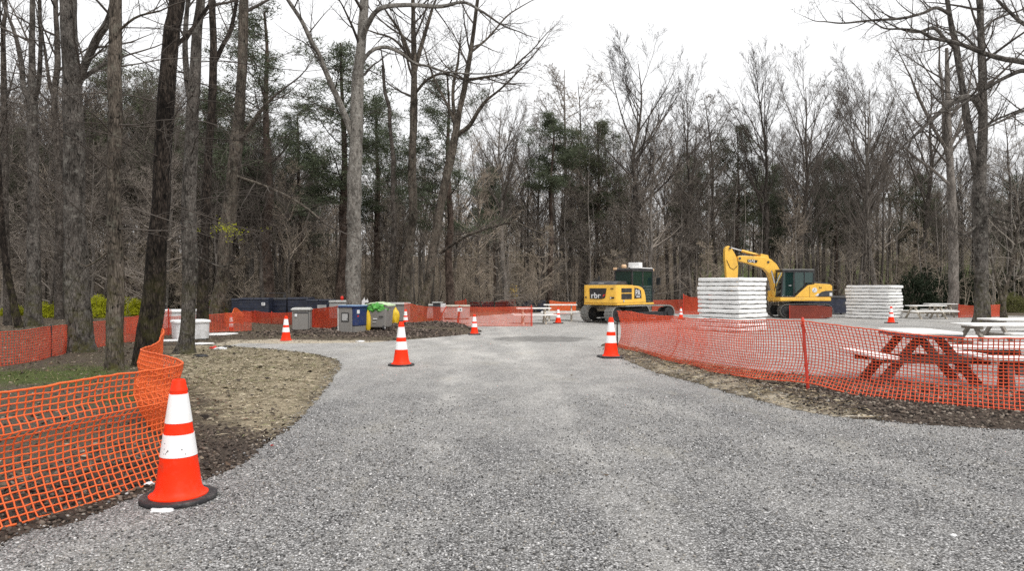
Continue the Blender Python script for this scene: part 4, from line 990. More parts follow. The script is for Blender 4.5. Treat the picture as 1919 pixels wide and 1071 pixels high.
scatter('green_grass', 'thin fresh green grass between the left trunks', UP, 0, gx, (.04, .1), [(.06, .085, .022), (.1, .13, .035), (.15, .17, .06), (.2, .18, .09)], (1, 1, 1), .0, height, .5)
lw = rnd_xy(30000, 24, 62, 40, 62, lambda X, Y: (X > 26) & (Y > 45), 30)
scatter('lawn_grass', 'green lawn strip beyond the right orange netting panel', UP, 0, lw, (.1, .22), [(.06, .095, .02), (.1, .14, .035), (.15, .17, .06)], (1, 1, 1), .0, height, .5)
# ---------------------------------------------------------------- cones
def cone(px, py, h, label, square=False, based=True, rz=0, scuffs=False, tilt=0, wide=1.0):
    x, y = gp(px, py); t = thing('traffic_cone', label, 'traffic cone', (x, y, .006), rz, 'orange and white traffic cones')
    t.rotation_euler = (tilt, 0, rz)
    rb, rt = .172 * h / .915 * wide, .048 * h / .915; zb = .034 if based else .0
    R0 = lambda z: rb + (rt - rb) * (z - zb) / (h - zb)
    zf = lambda f: zb + (h - zb) * (1 - f)          # f measured from the top
    def ring(f0, f1, e=0.0): return [(R0(zf(f0)) + e, zf(f0)), (R0(zf(f1)) + e, zf(f1))]
    if based:
        mb = MB(); R_b = .274 * h / .915 * wide
        if square: mb.lathe([(R_b * .96, 0), (R_b, .012), (R_b, .03), (R_b * .93, .044), (rb * .8, .048)], 48, sq=7)
        else: mb.lathe([(R_b * .985, 0), (R_b, .006), (R_b, .026), (R_b * .985, .033), (rb * 1.05, .036), (rb * .8, .036)], 48)
        mb.build('base', 'rubber', t, smooth=True)
    mb = MB(); mb.lathe([(rb * 1.22, zb - .0), (rb * 1.22, zb + .010), (rb * 1.08, zb + .02), (rb * 1.01, zb + .04)] + [(R0(z), z) for z in np.linspace(zb + .06, zf(.105), 6)] + [(R0(zf(.10)) + .004, zf(.1)), (R0(zf(.085)) + .004, zf(.085)), (R0(zf(.07)), zf(.07)), (rt, h - .012), (rt * .9, h - .002), (rt * .6, h), (rt * .55, h - .06), (.004, h - .06)], 40)
    mb.build('cone_body', 'cone_orange', t, smooth=True)
    for f0, f1 in ((.655, .468), (.37, .125)):
        mb = MB(); mb.lathe([(R0(zf(f0)) - .004, zf(f0))] + ring(f0, f1, .0035) + [(R0(zf(f1)) - .004, zf(f1))], 40)
        mb.build('reflective_collar', 'cone_white', t, smooth=True)
    if scuffs:
        mb = MB(); rng = random.Random(5)
        for i in range(8):
            f = rng.uniform(.52, .63); a = R_(rng.uniform(-135, -50)); r = R0(zf(f)) + .0045; w = rng.uniform(.002, .006)
            c = Vector((math.cos(a) * r, math.sin(a) * r, zf(f))); u = Vector((-math.sin(a), math.cos(a), 0)); v = Vector((math.cos(a) * -.15, math.sin(a) * -.15, 1)).normalized(); s = rng.uniform(-.4, .4); hgt = rng.uniform(.003, .012)
            mb.add([tuple(c - u * w), tuple(c - v * hgt * .5 + u * s * w), tuple(c + u * w), tuple(c + v * hgt)], [(0, 1, 2, 3)])
        mb.build('scuff_marks', 'scuff', t)
    return t
cone(335, 937, .915, 'largest foreground cone on a round black base with scuffs on its lower white band', rz=.3, scuffs=True)
cone(752, 686, .91, 'cone alone in the middle of the gravel lane on a round black base')
cone(1145, 671, .93, 'cone at the left end of the right orange netting', True, rz=.25)
cone(889, 628, .70, 'cone at the tip of the dark mulch mound in front of the back netting', True, rz=.1)
cone(536, 641, .77, 'cone left of the small grey bin with white lid', rz=.4)
cone(434, 624, .63, 'small cone without a base leaning where the netting is tied to a trunk', based=False, tilt=.06, wide=.8)
cone(760, 613, .72, 'cone partly hidden behind the middle cone, beside the long grey dumpster', True)
cone(1046, 607, .72, 'cone in front of the left picnic tables', True, rz=.2)
cone(1670, 606.5, .77, 'cone in front of the farther white slab stack', True, rz=.1)
cone(1276, 599, .62, 'faint small cone behind the right netting by the solid orange panel', True)

# ---------------------------------------------------------------- orange netting
def fence(name, label, P, cell, rad, mat_, group, bulge=None, posts=(), sag=.03, seed=1, band=True, postmat='post_orange', lean=(0, 0), tie=True):
    """P: (x, y, bottom z, top z) along the run; posts: list of (t, height, radius, lean x, lean y)"""
    rng = np.random.RandomState(seed); path = smooth_path(P, cell); n = len(path)
    o = Vector((path[0][0], path[0][1], 0)); root = thing(name, label, 'safety fence', tuple(o), 0, group)
    s = np.linspace(0, 1, n); hgt = path[:, 3] - path[:, 2]; m = max(6, int(round(np.median(hgt) / (cell * .82))) + 1)
    T = np.gradient(path[:, :2], axis=0); T /= np.linalg.norm(T, axis=1, keepdims=True) + 1e-9; Nn = np.stack([T[:, 1], -T[:, 0]], 1)
    v = np.linspace(0, 1, m); L_ = s * n * cell
    w1 = np.interp(L_, np.arange(0, L_[-1] + 2, .9), rng.normal(0, 1, len(np.arange(0, L_[-1] + 2, .9)))); w2 = np.interp(L_, np.arange(0, L_[-1] + 2, 1.7), rng.normal(0, 1, len(np.arange(0, L_[-1] + 2, 1.7))))
    X = np.zeros((n, m, 3))
    for j, vv in enumerate(v):
        off = (bulge(L_, vv, w1, w2) if bulge else 0.03 * w2 * math.sin(vv * 3.1)) + 0 * L_
        X[:, j, 0] = path[:, 0] - o.x + Nn[:, 0] * off; X[:, j, 1] = path[:, 1] - o.y + Nn[:, 1] * off
        X[:, j, 2] = path[:, 2] + hgt * vv + sag * (.5 * w1 - .4) * vv + .012 * w2 * (1 - vv) + rng.normal(0, .0025, n)
    X[..., 0] += rng.normal(0, .0025, (n, m)); X[..., 1] += rng.normal(0, .0025, (n, m))
    X[..., 2] = np.maximum(X[..., 2], .015)
    L = Lines()
    for i in range(n):
        L.add([tuple(p) for p in X[i]], [rad * .9] * m, 4)
    for j in range(m):
        r = rad * (1.5 if band and j in (0, m - 1) else 1.0)
        L.add([tuple(p) for p in X[:, j]], [r] * n, 4)
    link('netting', L.mesh('netting'), mat_, root)
    for t, hh, r, lx, ly, pm in posts:
        k = int(t * (n - 1)); x, y = path[k][0] - o.x, path[k][1] - o.y
        mb = MB(); q = [(x + lx * f, y + ly * f, -.08 + (hh + .08) * f) for f in (0, .5, .97, 1)]
        mb.tube(q, [r, r, r, r * .6], 8)
        mb.build('post', pm, root, smooth=False)
    return root
NG = 'orange plastic netting barriers'
def b_left(s, v, w1, w2):
    ridge = .125 * math.exp(-((v - .70) / .055) ** 2) * np.clip(1.2 - s / 9, .1, 1)
    return .02 * w1 * (1 - v) + ridge + .20 * max(0, .42 - v) ** 1.4 * 2.2 - .05 * math.sin(v * 3.14) - .02 * w2 * v
FL = [(-5.2, .4), (-4.6, 1.8), (-4.0, 3.3), (-3.45, 4.75), (-3.22, 5.3), (-3.03, 5.85), (-3.0, 6.15), (-3.12, 6.5), (-3.65, 7.15), (-4.15, 7.75), (-4.36, 8.3), (-4.52, 8.9), (-4.78, 9.5), (-5.2, 10.4), (-5.75, 11.4)]
fence('safety_fence', 'nearest orange netting sweeping in from the left behind the foreground cone, with a folded ridge', [(x, y, .03, .93 if i < 4 else .95) for i, (x, y) in enumerate(FL)], .058, .0068, 'net_light', NG, b_left, seed=3, sag=.04)
FM = [(-14.5, 7.5, .03, .80), (-12.2, 11.2, .03, .78), (-10.1, 13.6, .03, .77), (-10.45, 16.0, .05, .76), (-10.6, 16.5, .05, .74), (-10.75, 17.9, .05, .75), (-11.0, 19.6, .05, .78), (-11.2, 21.2, .05, .80), (-11.3, 23, .05, .9)]
fence('safety_fence', 'low orange netting running back past the thick grey trunk at the left', FM, .07, .0078, 'net_faded', NG, seed=4, posts=[(.56, .80, .022, 0, 0, 'post_dark'), (.99, .95, .02, 0, 0, 'post_orange')])
x0 = gp(470, 600)
fence('safety_fence', 'short orange netting strip with a pale post far behind the slim grey-brown trunk', [(-12.9, 23.2, .1, .62), (-11.9, 23.6, .1, .62), (-10.6, 24.2, .1, .7), (-9.4, 25, .1, .75)], .05, .010, 'net_faded', NG, seed=41, posts=[(.12, .75, .03, 0, 0, 'net_light')])
FC = [(-12.5, 32.2, .05, .56), (-11.0, 30.4, .04, .56), (-9.4, 29.2, .03, .56), (-8.4, 28.2, .03, .72), (-7.3, 26.6, .02, .85), (-6.15, 25.0, .02, 1.0)]
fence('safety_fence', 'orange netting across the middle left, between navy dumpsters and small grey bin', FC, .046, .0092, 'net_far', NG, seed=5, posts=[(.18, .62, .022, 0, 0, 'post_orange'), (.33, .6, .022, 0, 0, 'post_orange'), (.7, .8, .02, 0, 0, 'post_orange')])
fence('safety_fence', 'loose orange netting flap tied to the bent brown trunk behind the small cone', [(*wp(413, 600, 26.6)[:2], .22, .74), (*wp(424, 600, 26.0)[:2], .16, .68), (*wp(434, 600, 25.6)[:2], .25, .66), (*wp(441, 600, 26.4)[:2], .3, .86), (*wp(455, 600, 28.6)[:2], .1, .62)], .045, .012, 'net_light', NG, seed=6)
FB = [(*wp(758, 600, 30.6)[:2], .1, .95), (*wp(795, 600, 30.9)[:2], .05, .80), (*wp(835, 600, 30)[:2], .04, .78), (*wp(874, 600, 29.3)[:2], .03, .82), (*wp(930, 600, 29.2)[:2], .03, .80), (*wp(998, 600, 29.2)[:2], .03, .86)]
fence('safety_fence', 'orange netting along the back behind the mulch tip, left of the picnic tables', FB, .052, .0085, 'net_red', NG, seed=7, posts=[(.27, .82, .024, .45, 0, 'post_orange'), (.485, .86, .04, .1, 0, 'post_orange'), (.997, .9, .026, 0, 0, 'post_orange')])
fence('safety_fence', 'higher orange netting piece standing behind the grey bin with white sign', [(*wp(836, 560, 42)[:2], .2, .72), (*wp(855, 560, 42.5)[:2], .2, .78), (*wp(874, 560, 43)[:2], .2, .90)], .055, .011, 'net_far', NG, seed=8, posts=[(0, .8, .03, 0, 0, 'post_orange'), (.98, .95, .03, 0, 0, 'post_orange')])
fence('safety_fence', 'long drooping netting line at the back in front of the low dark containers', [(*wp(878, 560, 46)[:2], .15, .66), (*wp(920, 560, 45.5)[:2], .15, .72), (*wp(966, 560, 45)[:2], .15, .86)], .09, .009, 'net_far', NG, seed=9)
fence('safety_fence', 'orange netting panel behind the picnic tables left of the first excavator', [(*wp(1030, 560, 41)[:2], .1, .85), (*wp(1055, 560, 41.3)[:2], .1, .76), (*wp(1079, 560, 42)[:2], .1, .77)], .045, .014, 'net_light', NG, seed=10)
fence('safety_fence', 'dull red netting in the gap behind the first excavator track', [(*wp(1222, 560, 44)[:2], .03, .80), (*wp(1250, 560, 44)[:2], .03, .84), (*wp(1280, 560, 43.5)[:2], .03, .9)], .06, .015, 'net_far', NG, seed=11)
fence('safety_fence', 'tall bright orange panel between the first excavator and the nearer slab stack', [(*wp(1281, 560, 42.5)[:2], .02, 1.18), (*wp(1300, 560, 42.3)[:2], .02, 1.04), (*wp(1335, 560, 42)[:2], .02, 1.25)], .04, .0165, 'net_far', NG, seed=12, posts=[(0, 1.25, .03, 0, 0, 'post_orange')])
def b_right(s, v, w1, w2):
    return .06 * w1 * (1 - v) + .05 * w2 * math.sin(3.1 * v) - .12 * math.sin(3.14 * v) + .3 * max(0, .22 - v)
FR = [(2.79, 18.4, .04, 1.04), (3.22, 16.4, .03, 1.0), (3.62, 14.0, .03, 1.0), (4.03, 11.9, .1, 1.05), (4.35, 11.15, .14, 1.1), (4.6, 10.65, .16, 1.14), (5.05, 10.0, .07, 1.08), (5.55, 9.5, .04, 1.03), (6.53, 8.85, .02, .985), (7.7, 8.2, .02, 1.0), (9.2, 7.4, .02, 1.0)]
fence('safety_fence', 'long red-orange netting curving along the right side in front of the white picnic tables', FR, .056, .0078, 'net_red', NG, b_right, seed=13, sag=.055, posts=[(.002, 1.0, .02, 0, 0, 'post_dark'), (.583, 1.16, .024, -.03, .16, 'post_orange'), (.99, 1.1, .024, 0, 0, 'post_orange')])
fence('safety_fence', 'faded orange netting panel by the lawn behind the stout grey tree', [(*wp(1797, 560, 37.5)[:2], .04, .68), (*wp(1838, 560, 38)[:2], .04, .64), (*wp(1878, 560, 38.5)[:2], .04, .72)], .045, .0115, 'net_faded', NG, seed=14, posts=[(0, .75, .03, 0, 0, 'post_orange'), (.98, .78, .035, 0, 0, 'post_orange')])

# ---------------------------------------------------------------- stacks of white slabs
ORD = ['lowest', 'second lowest', 'third from the bottom', 'fourth from the bottom', 'fifth from the bottom', 'sixth from the bottom', 'seventh from the bottom', 'eighth from the bottom', 'ninth from the bottom', 'tenth from the bottom', 'eleventh from the bottom', 'topmost']
def slab_meshes(L_, t, seed):
    rng = random.Random(seed); a = L_ / 2; mb = MB()
    def edge(n, amp):
        pts = []
        for (x0, y0), (x1, y1) in (((-a, -a), (a, -a)), ((a, -a), (a, a)), ((a, a), (-a, a)), ((-a, a), (-a, -a))):
            for i in range(n): f = i / n; pts.append((x0 + (x1 - x0) * f + rng.uniform(-amp, amp), y0 + (y1 - y0) * f + rng.uniform(-amp, amp)))
        return pts
    E = edge(9, .016); n = len(E); prof = [(.95, 0.010), (.982, .016), (1.0, .034), (1.002, t * .5), (1.0, t * .76), (.985, t * .85), (.93, t * .87)]
    droop = [rng.uniform(-.012, .012) for _ in range(n)]
    vs = []
    for k, z in prof: vs += [(x * k, y * k, z + droop[i] * (.6 if z > t * .5 else 1)) for i, (x, y) in enumerate(E)]
    fs = [tuple(range(n - 1, -1, -1)), tuple((len(prof) - 1) * n + i for i in range(n))] + [(r * n + i, r * n + (i + 1) % n, (r + 1) * n + (i + 1) % n, (r + 1) * n + i) for r in range(len(prof) - 1) for i in range(n)]
    mb.add(vs, fs)
    foot = MB()
    for cx in (-a * .78, 0, a * .78):
        for cy in (-a * .78, 0, a * .78): foot.box(cx - .1, cx + .1, cy - .1, cy + .1, -.012, .02)
    return mb, foot
def stack(cx, cy, L_, rz, n, t, which, seed):
    rng = random.Random(seed); models = []
    for i in range(3):
        r = thing('plastic_slab', 'x', 'slab'); mb, ft = slab_meshes(L_, t, seed + i); mb.build('slab', 'white_plastic', r, smooth=True); ft.build('feet', 'bin_grey_pale', r); models.append(r)
    for i in range(n):
        o = models[i] if i < 3 else copy_tree(rng.choice(models))
        z = .014 + i * t
        o.location = (cx + rng.uniform(-.035, .035), cy + rng.uniform(-.035, .035), z); o.rotation_euler = (0, 0, rz + rng.uniform(-.02, .02) + (0 if i < 3 else rng.choice((0, math.pi / 2, math.pi))))
        nm = ORD[i] if i < n - 1 else 'topmost'
        tag(o, f'white plastic slab, {nm} in the {which}', 'slab', 'white slabs in the ' + which)
stack(8.34, 26.3, 1.78, R_(38), 12, .167, 'nearer stack behind the right netting', 50)
stack(spot(1638, 37.2), 37.2, 2.12, R_(43), 10, .176, 'farther stack beside the right excavator', 60)

# ---------------------------------------------------------------- picnic tables
def table(label, cx, cy, rz, top_l, top_w, top_z, bench_l, bench_z, bench_off, bench_w, legm, rim=None, round_=.04, legt=.07, solid=False, kid=False):
    t = thing('picnic_table', label, 'picnic table', (cx, cy, .006), rz, 'white picnic tables')
    a, b_ = top_l / 2, top_w / 2
    def slab(x0, x1, y0, y1, z, th, c):
        pts = []
        for sx, sy in ((1, 1), (-1, 1), (-1, -1), (1, -1)):
            X = x1 if sx > 0 else x0; Yv = y1 if sy > 0 else y0; a0 = {(1, 1): 0, (-1, 1): 90, (-1, -1): 180, (1, -1): 270}[(sx, sy)]
            for k in range(5): an = R_(a0 + k * 22.5); pts.append((X - sx * c + c * math.cos(an), Yv - sy * c + c * math.sin(an)))
        mb = MB(); mb.prism(pts, z - th, z); return mb
    slab(-a, a, -b_, b_, top_z, .045, .07).build('tabletop', 'table_white', t, .01)
    if rim: slab(-a + .004, a - .004, -b_ + .004, b_ - .004, top_z - .047, .05, .07).build('table_rim', rim, t, .008)
    for s in (-1, 1):
        slab(-bench_l / 2, bench_l / 2, s * bench_off - bench_w / 2, s * bench_off + bench_w / 2, bench_z, .05, .08).build('bench_seat', 'table_white', t, .01)
    for s in (-1, 1):
        x = s * (min(top_l, bench_l) / 2 - .28); w = legt
        for q in (-1, 1):
            mb = MB(); yb, yt = q * (bench_off * .92), q * b_ * .32
            mb.prism([(yb - w, 0), (yb + w, 0), (yt + w * .8, top_z - .09), (yt - w * .8, top_z - .09)], x - .035, x + .035, 'x')
            mb.build('leg', legm, t, .008)
        mb = MB(); mb.box(x + .037, x + .085, -bench_off - .1, bench_off + .1, bench_z - .15, bench_z - .052); mb.box(x - .034, x + .034, -b_ * .85, b_ * .85, top_z - .12, top_z - .05 - (.05 if rim else 0))
        mb.build('cross_beam', legm, t, .006)
    return t
table('nearest white picnic table with a dark rim and dark legs right behind the right netting', 7.0, 11.95, R_(-95), 1.25, .86, .885, 1.7, .5, .84, .36, 'table_leg_dark', 'navy_rim', legt=.10)
def bench(label, cx, cy, rz, l_, z, w_=.36):
    t = thing('bench', label, 'bench', (cx, cy, .006), rz, 'loose white benches')
    mb = MB(); mb.prism(rpoly_(l_ / 2, w_ / 2, .09), z - .06, z); mb.build('bench_seat', 'table_white', t, .012)
    for s in (-1, 1):
        for q in (-1, 1):
            mb = MB(); x = s * (l_ / 2 - .3); mb.prism([(q * w_ * .42 - .07, 0), (q * w_ * .42 + .07, 0), (q * w_ * .12 + .06, z - .064), (q * w_ * .12 - .06, z - .064)], x - .05, x + .05, 'x'); mb.build('leg', 'table_leg_dark', t, .008)
    MB().box(-l_ / 2 + .25, l_ / 2 - .25, -.03, .03, z - .17, z - .066).build('stretcher', 'table_leg_dark', t, .006)
def rpoly_(a, b_, r):
    return [(sx * (a - r) + r * math.cos(R_(a0 + k * 22.5)), sy * (b_ - r) + r * math.sin(R_(a0 + k * 22.5))) for sx, sy, a0 in ((1, 1, 0), (-1, 1, 90), (-1, -1, 180), (1, -1, 270)) for k in range(5)]
bench('loose white bench with dark legs between the dark-rimmed table and the splayed-leg one', 9.0, 13.1, R_(-8), 1.5, .52, .42)
bench('loose white bench with dark legs at the right edge, nearest to the netting', 8.35, 11.0, R_(-14), 1.5, .52, .40)
table('white picnic table with splayed grey legs at the right edge, behind the dark-rimmed one', 11.35, 15.6, R_(-3), 2.5, .85, .81, 2.9, .46, .95, .32, 'table_leg')
table('white picnic table at the right edge whose top shows behind the splayed-leg one', 13.9, 18.7, R_(2), 2.3, .8, .79, 2.3, .45, .75, .28, 'table_leg')
table('far white picnic table with long bench, left half of the pair near the double-topped tree', spot(1735, 36.5), 36.5, R_(2), 1.9, .7, .70, 2.5, .42, .72, .28, 'table_leg_pale')
table('far white picnic table tucked behind the right end of the long-benched one', spot(1762, 38.6), 38.6, R_(-6), 1.5, .8, .74, 1.4, .42, .72, .28, 'table_leg_pale')
table('white picnic table behind the end post of the back netting', spot(1000, 31.2), 31.2, R_(3), 1.55, .7, .72, 1.95, .44, .68, .26, 'table_leg_pale')
table('white picnic table left of the first excavator, behind a small cone', spot(1050, 34.2), 34.2, R_(-4), 1.65, .75, .80, 1.9, .45, .7, .26, 'table_leg_pale')

# ---------------------------------------------------------------- bins, cabinets, tubs
def rbox(mb, x0, x1, y0, y1, z0, z1, tp=1.0): return mb.box(x0, x1, y0, y1, z0, z1, None, tp)
def P3(px, py, dz=0): x, y = gp(px, py); return (x, y, dz)
zg = lambda x, y: float(height(np.array([x]), np.array([y]))[0])
def on_ground(px, py): x, y = gp(px, py); return (x, y, max(0, zg(x, y)) - .015)
# small grey bin
t = thing('utility_bin', 'small grey bin with pale lid and latch on the mulch, right of a cone', 'bin', on_ground(566, 628), R_(8))
MB().box(-.29, .29, -.25, .25, .02, .70, None, 1.03).build('bin_body', 'bin_grey', t, .03)
mb = MB(); mb.box(-.33, .33, -.30, .29, .70, .755); mb.box(-.31, .31, -.28, .27, .755, .79, None, .92); mb.build('lid', 'lid_grey', t, .025)
mb = MB(); mb.box(-.25, .25, -.268, -.255, .60, .64); mb.build('lid_seam', 'machine_dark', t, .004)
mb = MB(); mb.box(-.2, -.12, -.285, -.255, .48, .58); mb.build('latch', 'sign_white', t, .006)
mb = MB(); mb.box(.245, .262, -.262, -.255, .06, .68); mb.build('corner_strip', 'machine_dark', t)
for s in (-1, 1):
    mb = MB(); mb.tube([(-.3, s * .18, .03), (-.33, s * .18, .03)], .05, 12); mb.build('wheel', 'rubber', t)
# cabinet
t = thing('utility_cabinet', 'grey cabinet with blue side and framed hatch, left of the green-topped bin', 'cabinet', on_ground(661, 631), R_(-24))
MB().box(-.33, .20, -.31, .33, .0, .82).build('cabinet_body', 'bin_grey', t, .02)
MB().box(.204, .33, -.30, .33, .22, .82).build('side_panel', 'blue', t, .015)
MB().box(.204, .31, -.28, .31, .0, .21).build('side_foot', 'bin_grey', t, .015)
MB().box(-.36, .36, -.34, .36, .823, .865).build('rim', 'blue', t, .012)
MB().box(-.345, .345, -.325, .345, .867, .893).build('lid', 'blue_pale', t, .01)
mb = MB(); mb.box(-.22, .08, -.325, -.312, .35, .65); h_ = mb.build('hatch_frame', 'black', t, .03)
MB().box(-.185, .045, -.334, -.327, .385, .615).build('hatch_panel', 'bin_grey_pale', h_, .02)
MB().box(.02, .035, -.342, -.336, .42, .46).build('hatch_knob', 'black', h_)
mb = MB(); mb.box(-.372, -.334, -.33, -.27, 0, .82); mb.build('corner_post', 'lid_grey', t, .008)
mb = MB(); mb.box(.335, .339, -.22, -.08, .62, .74); mb.build('white_sticker', 'sign_white', t)
mb = MB(); mb.box(.335, .339, -.2, -.12, .52, .56); mb.build('red_sticker', 'sign_red', t)
# wheeled bin with green
t = thing('wheeled_bin', 'grey wheeled bin overflowing with green bags under a pale green lid', 'bin', on_ground(710, 629), R_(-12))
MB().box(-.36, .36, -.30, .30, .07, .72, None, 1.14).build('bin_body', 'bin_grey', t, .05, seg=3)
mb = MB(); rng = random.Random(8)
bm = bmesh.new(); bmesh.ops.create_icosphere(bm, subdivisions=4, radius=1)
for v in bm.verts:
    c = v.co; k = 1 + .16 * math.sin(7 * c.x + 1) * math.cos(6 * c.z) + .12 * math.sin(13 * c.x + 4 * c.y) + .08 * math.sin(19 * c.z + 9 * c.x); v.co = Vector((c.x * k * .36, c.y * k * .15 - .24, .74 + c.z * k * .15 - .06 * c.x * c.x))
me = bpy.data.meshes.new('green_bags'); bm.to_mesh(me); bm.free(); link('green_bags', me, 'green_bag', t, smooth=True)
mb = MB(); n = 12
mb.prism([(-.45 + .9 * i / n, .83 + .1 * math.sin(math.pi * i / n) + .012 * math.sin(i * 2.3)) for i in range(n + 1)] + [(.45 - .9 * i / n, .79 + .1 * math.sin(math.pi * i / n)) for i in range(n + 1)], -.25, .40, 'y'); mb.build('lid', 'green_pale', t, .012)
MB().box(.14, .30, -.37, -.345, .44, .47).build('handle', 'black', t, .008)
mb = MB(); mb.box(-.06, .08, -.352, -.342, .36, .39); mb.build('white_sticker', 'sign_white', t); mb = MB(); mb.box(-.08, .04, -.345, -.333, .26, .275); mb.build('white_sticker', 'sign_white', t)
for s in (-1, 1):
    mb = MB(); mb.tube([(s * .30 - .035, -.27, .075), (s * .30 + .035, -.27, .075)], .075, 16); w = mb.build('wheel', 'rubber', t)
    MB().tube([(s * .30 - .042, -.27, .075), (s * .30 + .042, -.27, .075)], .035, 12).build('hub', 'sign_white', w)
def bag(label, px, py, sx, sy, sz, seed, z0=0.0):
    x, y, z = on_ground(px, py); rng = random.Random(seed); bm = bmesh.new(); bmesh.ops.create_icosphere(bm, subdivisions=3, radius=1)
    for v in bm.verts:
        c = v.co; k = 1 + .09 * math.sin(5 * c.x + seed) * math.cos(4 * c.z + 2 * seed) + .06 * math.sin(9 * c.y + 3 * c.z); v.co = Vector((c.x * k * sx * (1 - .35 * max(0, c.z) ** 2), c.y * k * sy, (max(c.z, -.82) * k + .82) * sz))
    me = bpy.data.meshes.new('yellow_bag'); bm.to_mesh(me); bm.free(); o = link('yellow_bag', me, 'yellow_bag', smooth=True); o.location = (x, y, z + z0); return tag(o, label, 'bag')
bag('yellow bag bulging from behind the right side of the wheeled bin', 741, 613, .17, .17, .40, 1)
bag('narrow yellow bag squeezed between the grey cabinet and the wheeled bin', 690, 630, .10, .12, .42, 2)
# long grey dumpster
def dumpster(label, cx, cy, rz, w, d, h, body, lid, ribs=0, slope=1.0, group=None, lids=2, extra=None):
    t = thing('dumpster', label, 'dumpster', (cx, cy, .0), rz, group)
    mb = MB(); mb.box(-w / 2, w / 2, -d / 2, d / 2, .08, h * .9, None, slope); mb.build('container', body, t, .02)
    for k in range(ribs):
        z = .08 + (h * .82) * (k + .6) / ribs; MB().box(-w / 2 - .012, w / 2 + .012, -d / 2 - .03, -d / 2 + .0, z, z + .05).build('rib', body, t, .008)
    for k in range(lids):
        x0 = -w / 2 - .03 + (w + .06) * k / lids; x1 = -w / 2 - .03 + (w + .06) * (k + 1) / lids
        MB().box(x0 + .008, x1 - .008, -d / 2 - .06, d / 2 + .03, h * .9 + .003, h, None, .97).build('lid', lid, t, .02)
    mb = MB()
    for sx in (-1, 1):
        for sy in (-1, 1): mb.box(sx * w * .4 - .05, sx * w * .4 + .05, sy * d * .35 - .05, sy * d * .35 + .05, 0, .078)
    mb.build('foot', 'black', t)
    return t
dumpster('long pale grey dumpster with whitish lids behind the wheeled bin', spot(727, 32), 32.6, R_(-3), 1.72, 1.0, .93, 'bin_grey', 'lid_grey')
NVG = 'row of navy dumpsters behind the middle netting'
def navy(label, px, w, h, Y, rz=0, lid='navy', ribs=3, **k): return dumpster(label, spot(px, Y), Y, R_(rz), w, 1.15, h, 'navy', lid, ribs, 1.03, NVG, **k)
navy('navy ribbed dumpster at the left end of the row, by the bent brown trunk', 453, .62, 1.06, 37.4, 0, lids=1)
n1 = navy('navy dumpster with a small white sign on its front, second in the row', 483, 1.5, 1.10, 36.6, 1)
MB().box(.42, .60, -.655, -.64, .70, .86).build('white_sign', 'sign_white', n1, .004)
text_mesh('sign_mark', 'f1', .13, 'black', n1, Matrix.Translation((.51, -.658, .78)) @ Matrix.Rotation(R_(90), 4, 'X'), .002)
navy('navy dumpster with dull grey ribbed end, third in the row', 526, 1.0, 1.08, 37.4, -2, 'machine_dark', 4)
navy('plain navy dumpster with rounded lid, fourth in the row', 565, 1.05, 1.12, 36.8, 0, ribs=1, lids=1)
n5 = navy('navy dumpster with a pale notice low on its front, right end of the row', 602, 1.25, 1.02, 36.4, 2)
MB().box(-.05, .42, -.66, -.645, .42, .74).build('pale_notice', 'bin_grey_pale', n5, .006)
t = thing('metal_frame', 'thin grey metal frame rising behind the navy dumpsters', 'frame', (spot(515, 39), 39, 0), 0)
mb = MB(); mb.tube([(-.6, 0, 0), (-.6, 0, 1.33), (.6, 0, 1.33), (.6, 0, 0)], .03, 6); mb.build('frame_bar', 'machine_dark', t)
MB().box(-.62, -.52, -.05, .05, 0, 1.1).build('frame_foot', 'machine_dark', t); MB().box(.5, .6, -.05, .05, 0, 1.25).build('frame_foot', 'machine_dark', t)
t = dumpster('pale grey container between the navy row and the tall pale tree', spot(636, 35), 35, R_(3), .85, .8, .99, 'bin_grey_pale', 'lid_grey', lids=1)
t = thing('warning_lamp', 'red round warning lamp on a thin post above the pale grey container', 'lamp', (spot(641, 35.8), 35.8, 0))
mb = MB(); mb.tube([(0, 0, 0), (0, 0, 1.0)], .025, 8); mb.build('post', 'machine_dark', t)
mb = MB(); mb.lathe([(.05, .98), (.07, 1.0), (.085, 1.05), (.085, 1.12), (.06, 1.18), (.02, 1.2)], 16); mb.build('lamp_lens', 'red_lamp', t, smooth=True)
t = thing('road_sign', 'small white and black sign leaning beside the tall pale tree', 'sign', (spot(684, 31.5), 31.5, 0))
mb = MB(); mb.tube([(0, 0, 0), (0, 0, .72)], .03, 8); mb.build('post', 'black', t)
MB().box(-.14, .16, -.04, -.02, .62, 1.05).build('sign_plate', 'sign_white', t, .01); MB().box(-.06, .13, -.048, -.042, .66, .84).build('dark_panel', 'machine_dark', t)
MB().box(.0, .22, -.045, .0, .84, .95).build('black_arm', 'black', t, .01)
mb = MB(); mb.add([(-.1, -.03, 1.05), (.02, -.03, 1.05), (-.02, -.03, 1.2)], [(0, 1, 2)]); mb.add([(.06, -.03, 1.05), (.14, -.03, 1.05), (.12, -.03, 1.15)], [(0, 1, 2)]); mb.build('torn_corner', 'sign_white', t)
